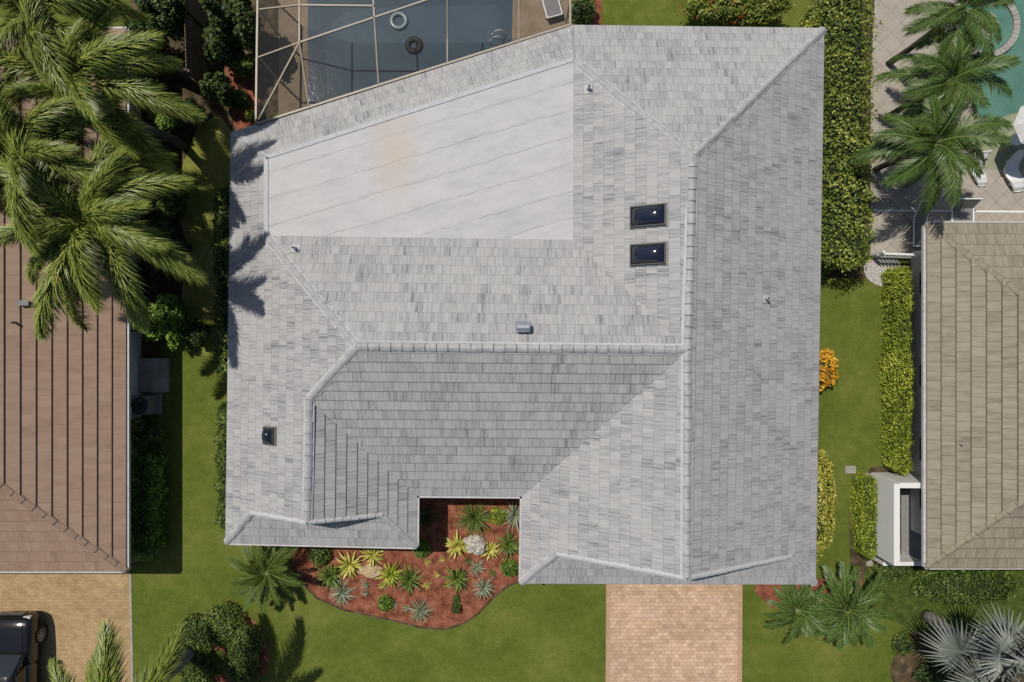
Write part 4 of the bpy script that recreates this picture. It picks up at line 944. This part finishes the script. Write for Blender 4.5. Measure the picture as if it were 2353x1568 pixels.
shrub(1872, 30, 10, .6, 'f_mid', 'small green shrub squeezed beside the tall hedge at the top', ry=30, size=.07)
for i, (x, y, r, mt, lb) in enumerate([(448, 1460, 46, 'f_mid', 'upper left mound of the round planting bed'), (510, 1440, 50, 'f_mid', 'upper right mound of the round planting bed'),
    (558, 1482, 44, 'f_mid', 'right hand mound of the round planting bed'), (556, 1540, 42, 'f_mid', 'lower right mound of the round planting bed'), (436, 1520, 42, 'f_mid', 'lower left mound of the round planting bed'),
    (450, 1572, 40, 'f_mid', 'bottom mound of the round planting bed, at the picture edge')]):
    shrub(x, y, r, .75, mt, 'clipped green shrub, ' + lb, size=.09, lm=.14)
shrub(2225, 1350, 122, .8, 'f_mid', 'broad rounded green shrub below the beige roofed house', ry=44, size=.09, lm=.1)
shrub(2060, 1312, 58, .45, 'f_mid', 'low green ground shrub below the white entry wall', ry=20, size=.08)
shrub(2150, 1545, 46, .6, 'f_dark', 'dark shrub at the bottom edge beside the silver fan palm', clumps=4)
shrub(2075, 1480, 26, .35, 'f_mid', 'low green shrub left of the silver fan palm', lm=.3)

# ------------------------------------------------------------------ car
car = thing('parked_car', 'black car parked on the tan paved driveway at the lower left', 'car', (P(112, 0).x - .97, P(0, 1396).y - 2.35, .008))
def loft(mb, secs, mi=0):
    n = len(secs[0]); vs = [v for s_ in secs for v in s_]; fs = []
    for i in range(len(secs) - 1):
        for j in range(n): k = (j + 1) % n; fs.append((i*n+j, i*n+k, (i+1)*n+k, (i+1)*n+j))
    fs += [tuple(range(n))[::-1], tuple(range((len(secs)-1)*n, len(secs)*n))]; mb.add(vs, fs, mi)
def sec(y, w, zl, zt):
    h = [(0, zl), (w*.85, zl), (w*.97, zl+.12), (w, zl+.35 if zt-zl > .5 else (zl+zt)/2), (w*.985, zt-.12), (w*.93, zt-.03), (w*.8, zt+.01), (w*.4, zt+.045), (0, zt+.055)]
    return [Vector((x, y, z)) for x, z in h] + [Vector((-x, y, z)) for x, z in h[::-1][1:-1]]
mb = MB(); loft(mb, [sec(*a) for a in ((2.35, .66, .38, .66), (2.30, .80, .32, .80), (2.18, .88, .28, .92), (1.9, .93, .26, .98), (1.4, .95, .26, 1.02), (.9, .95, .26, 1.06), (.2, .94, .26, 1.08), (-.8, .94, .26, 1.08), (-1.7, .95, .26, 1.07), (-2.15, .92, .28, 1.04), (-2.32, .84, .34, .92))])
mb.build('body', 'carpaint', car, world=False, smooth=True)
def rsec(y, w0, z0, w1, z1): return [Vector(v) for v in ((-w0, y, z0), (-w1-.06, y, z1-.10), (-w1, y, z1-.02), (-w1*.6, y, z1+.02), (w1*.6, y, z1+.02), (w1, y, z1-.02), (w1+.06, y, z1-.10), (w0, y, z0))]
mb = MB(); loft(mb, [rsec(1.05, .84, 1.05, .80, 1.13), rsec(.35, .85, 1.05, .70, 1.60), rsec(-.2, .86, 1.05, .68, 1.69), rsec(-1.2, .86, 1.05, .68, 1.68), rsec(-1.8, .85, 1.05, .66, 1.60), rsec(-2.2, .82, 1.03, .72, 1.14)]); mb.build('cabin', 'carpaint', car, world=False, smooth=True)
mb = MB(); mb.add([(-.76, 1.0, 1.185), (.76, 1.0, 1.185), (.66, .36, 1.655), (-.66, .36, 1.655)], [(0, 1, 2, 3)]); mb.build('windscreen', 'glass', car, world=False)
for s_ in (-1, 1):
    for y0, y1 in ((.55, -.35), (-.45, -1.35)):
        mb = MB(); mb.add([(s_*.875, y0, 1.12), (s_*.875, y1, 1.12), (s_*.775, y1, 1.55), (s_*.775, y0 - (.25 if y0 > 0 else 0), 1.55)], [(0, 1, 2, 3)]); mb.build('side_window', 'glass', car, world=False)
    mb = MB(); mb.box((s_*1.02, .55, 1.12), (.18, .12, .14)); mb.bar((s_*.88, .55, 1.08), (s_*1.0, .55, 1.1), .05); mb.build('mirror', 'carpaint', car, world=False)
    mb = MB(); mb.box((s_*.68, 2.27, .76), (.26, .10, .14)); mb.build('headlight', 'lamp', car, world=False)
    mb = MB(); mb.bar((s_*.62, .1, 1.74), (s_*.62, -1.6, 1.73), .035); mb.build('roof_rail', 'rim', car, world=False)
    for y in (1.42, -1.40):
        w = MB(); cc = Vector((s_*.86, y, .36)); w.lathe([(.36, -.10), (.37, -.05), (.37, .05), (.36, .10), (.25, .11), (.25, -.11)], cc, 28, axis='X', closed=True); wo = w.build('wheel', 'black', car, world=False, smooth=True)
        rm = MB(); rm.lathe([(.25, 0), (.25, s_*.10), (.22, s_*.10), (.22, s_*.02), (.001, s_*.02)], cc, 24, axis='X')
        rm.lathe([(.001, s_*.085), (.06, s_*.085), (.06, s_*.02)], cc, 14, axis='X')
        for k in range(10): a = k*PI/5; rm.bar(cc + Vector((s_*.08, .04*math.cos(a), .04*math.sin(a))), cc + Vector((s_*.09, .235*math.cos(a), .235*math.sin(a))), .035)
        ro = rm.build('rim', 'rim', None, world=False); ro.parent = wo
mb = MB(); mb.box((0, 2.34, .62), (1.0, .05, .26)); gr = mb.build('grille', 'black', car, world=False)
mb = MB()
for i in range(13): mb.box((-.45 + i*.075, 2.372, .63), (.03, .02, .22))
go = mb.build('slats', 'rim', None, world=False); go.parent = gr
for s_ in (-1, 1):
    mb = MB(); mb.bar((s_*.62, 2.1, 1.0), (s_*.66, 1.15, 1.10), .015, .03); mb.build('bonnet_seam', 'black', car, world=False)

# ------------------------------------------------------------------ light, sky, camera
w = bpy.data.worlds.new('World'); SC.world = w; w.use_nodes = True; nt = w.node_tree
bg = nt.nodes['Background']; sk = nt.nodes.new('ShaderNodeTexSky'); sk.sky_type = 'NISHITA'; sk.sun_disc = False
d = Vector((48.6, -47, -130)).normalized(); el = math.asin(-d.z)
sk.sun_elevation = el; sk.sun_rotation = math.atan2(-d.x, -d.y); nt.links.new(sk.outputs[0], bg.inputs[0]); bg.inputs[1].default_value = 0.065
sl = bpy.data.lights.new('sun', 'SUN'); sl.energy = 3.65; sl.angle = math.radians(.5); sl.color = (1, .94, .85)
so = link(bpy.data.objects.new('sun', sl)); so.rotation_euler = d.to_track_quat('-Z', 'Y').to_euler(); so.location = (-10, 10, 25)
cam = bpy.data.cameras.new('camera'); co = link(bpy.data.objects.new('camera', cam)); co.location = (0, 0, H); co.rotation_euler = (0, 0, 0)
cam.sensor_width = 36; cam.lens = 36 * H / (2353 * S); cam.clip_end = 500; SC.camera = co
SC.view_settings.view_transform = 'Standard'; SC.view_settings.look = 'None'; SC.view_settings.exposure = 0
print('faces', sum(len(o.data.polygons) for o in bpy.data.objects if o.type == 'MESH'))
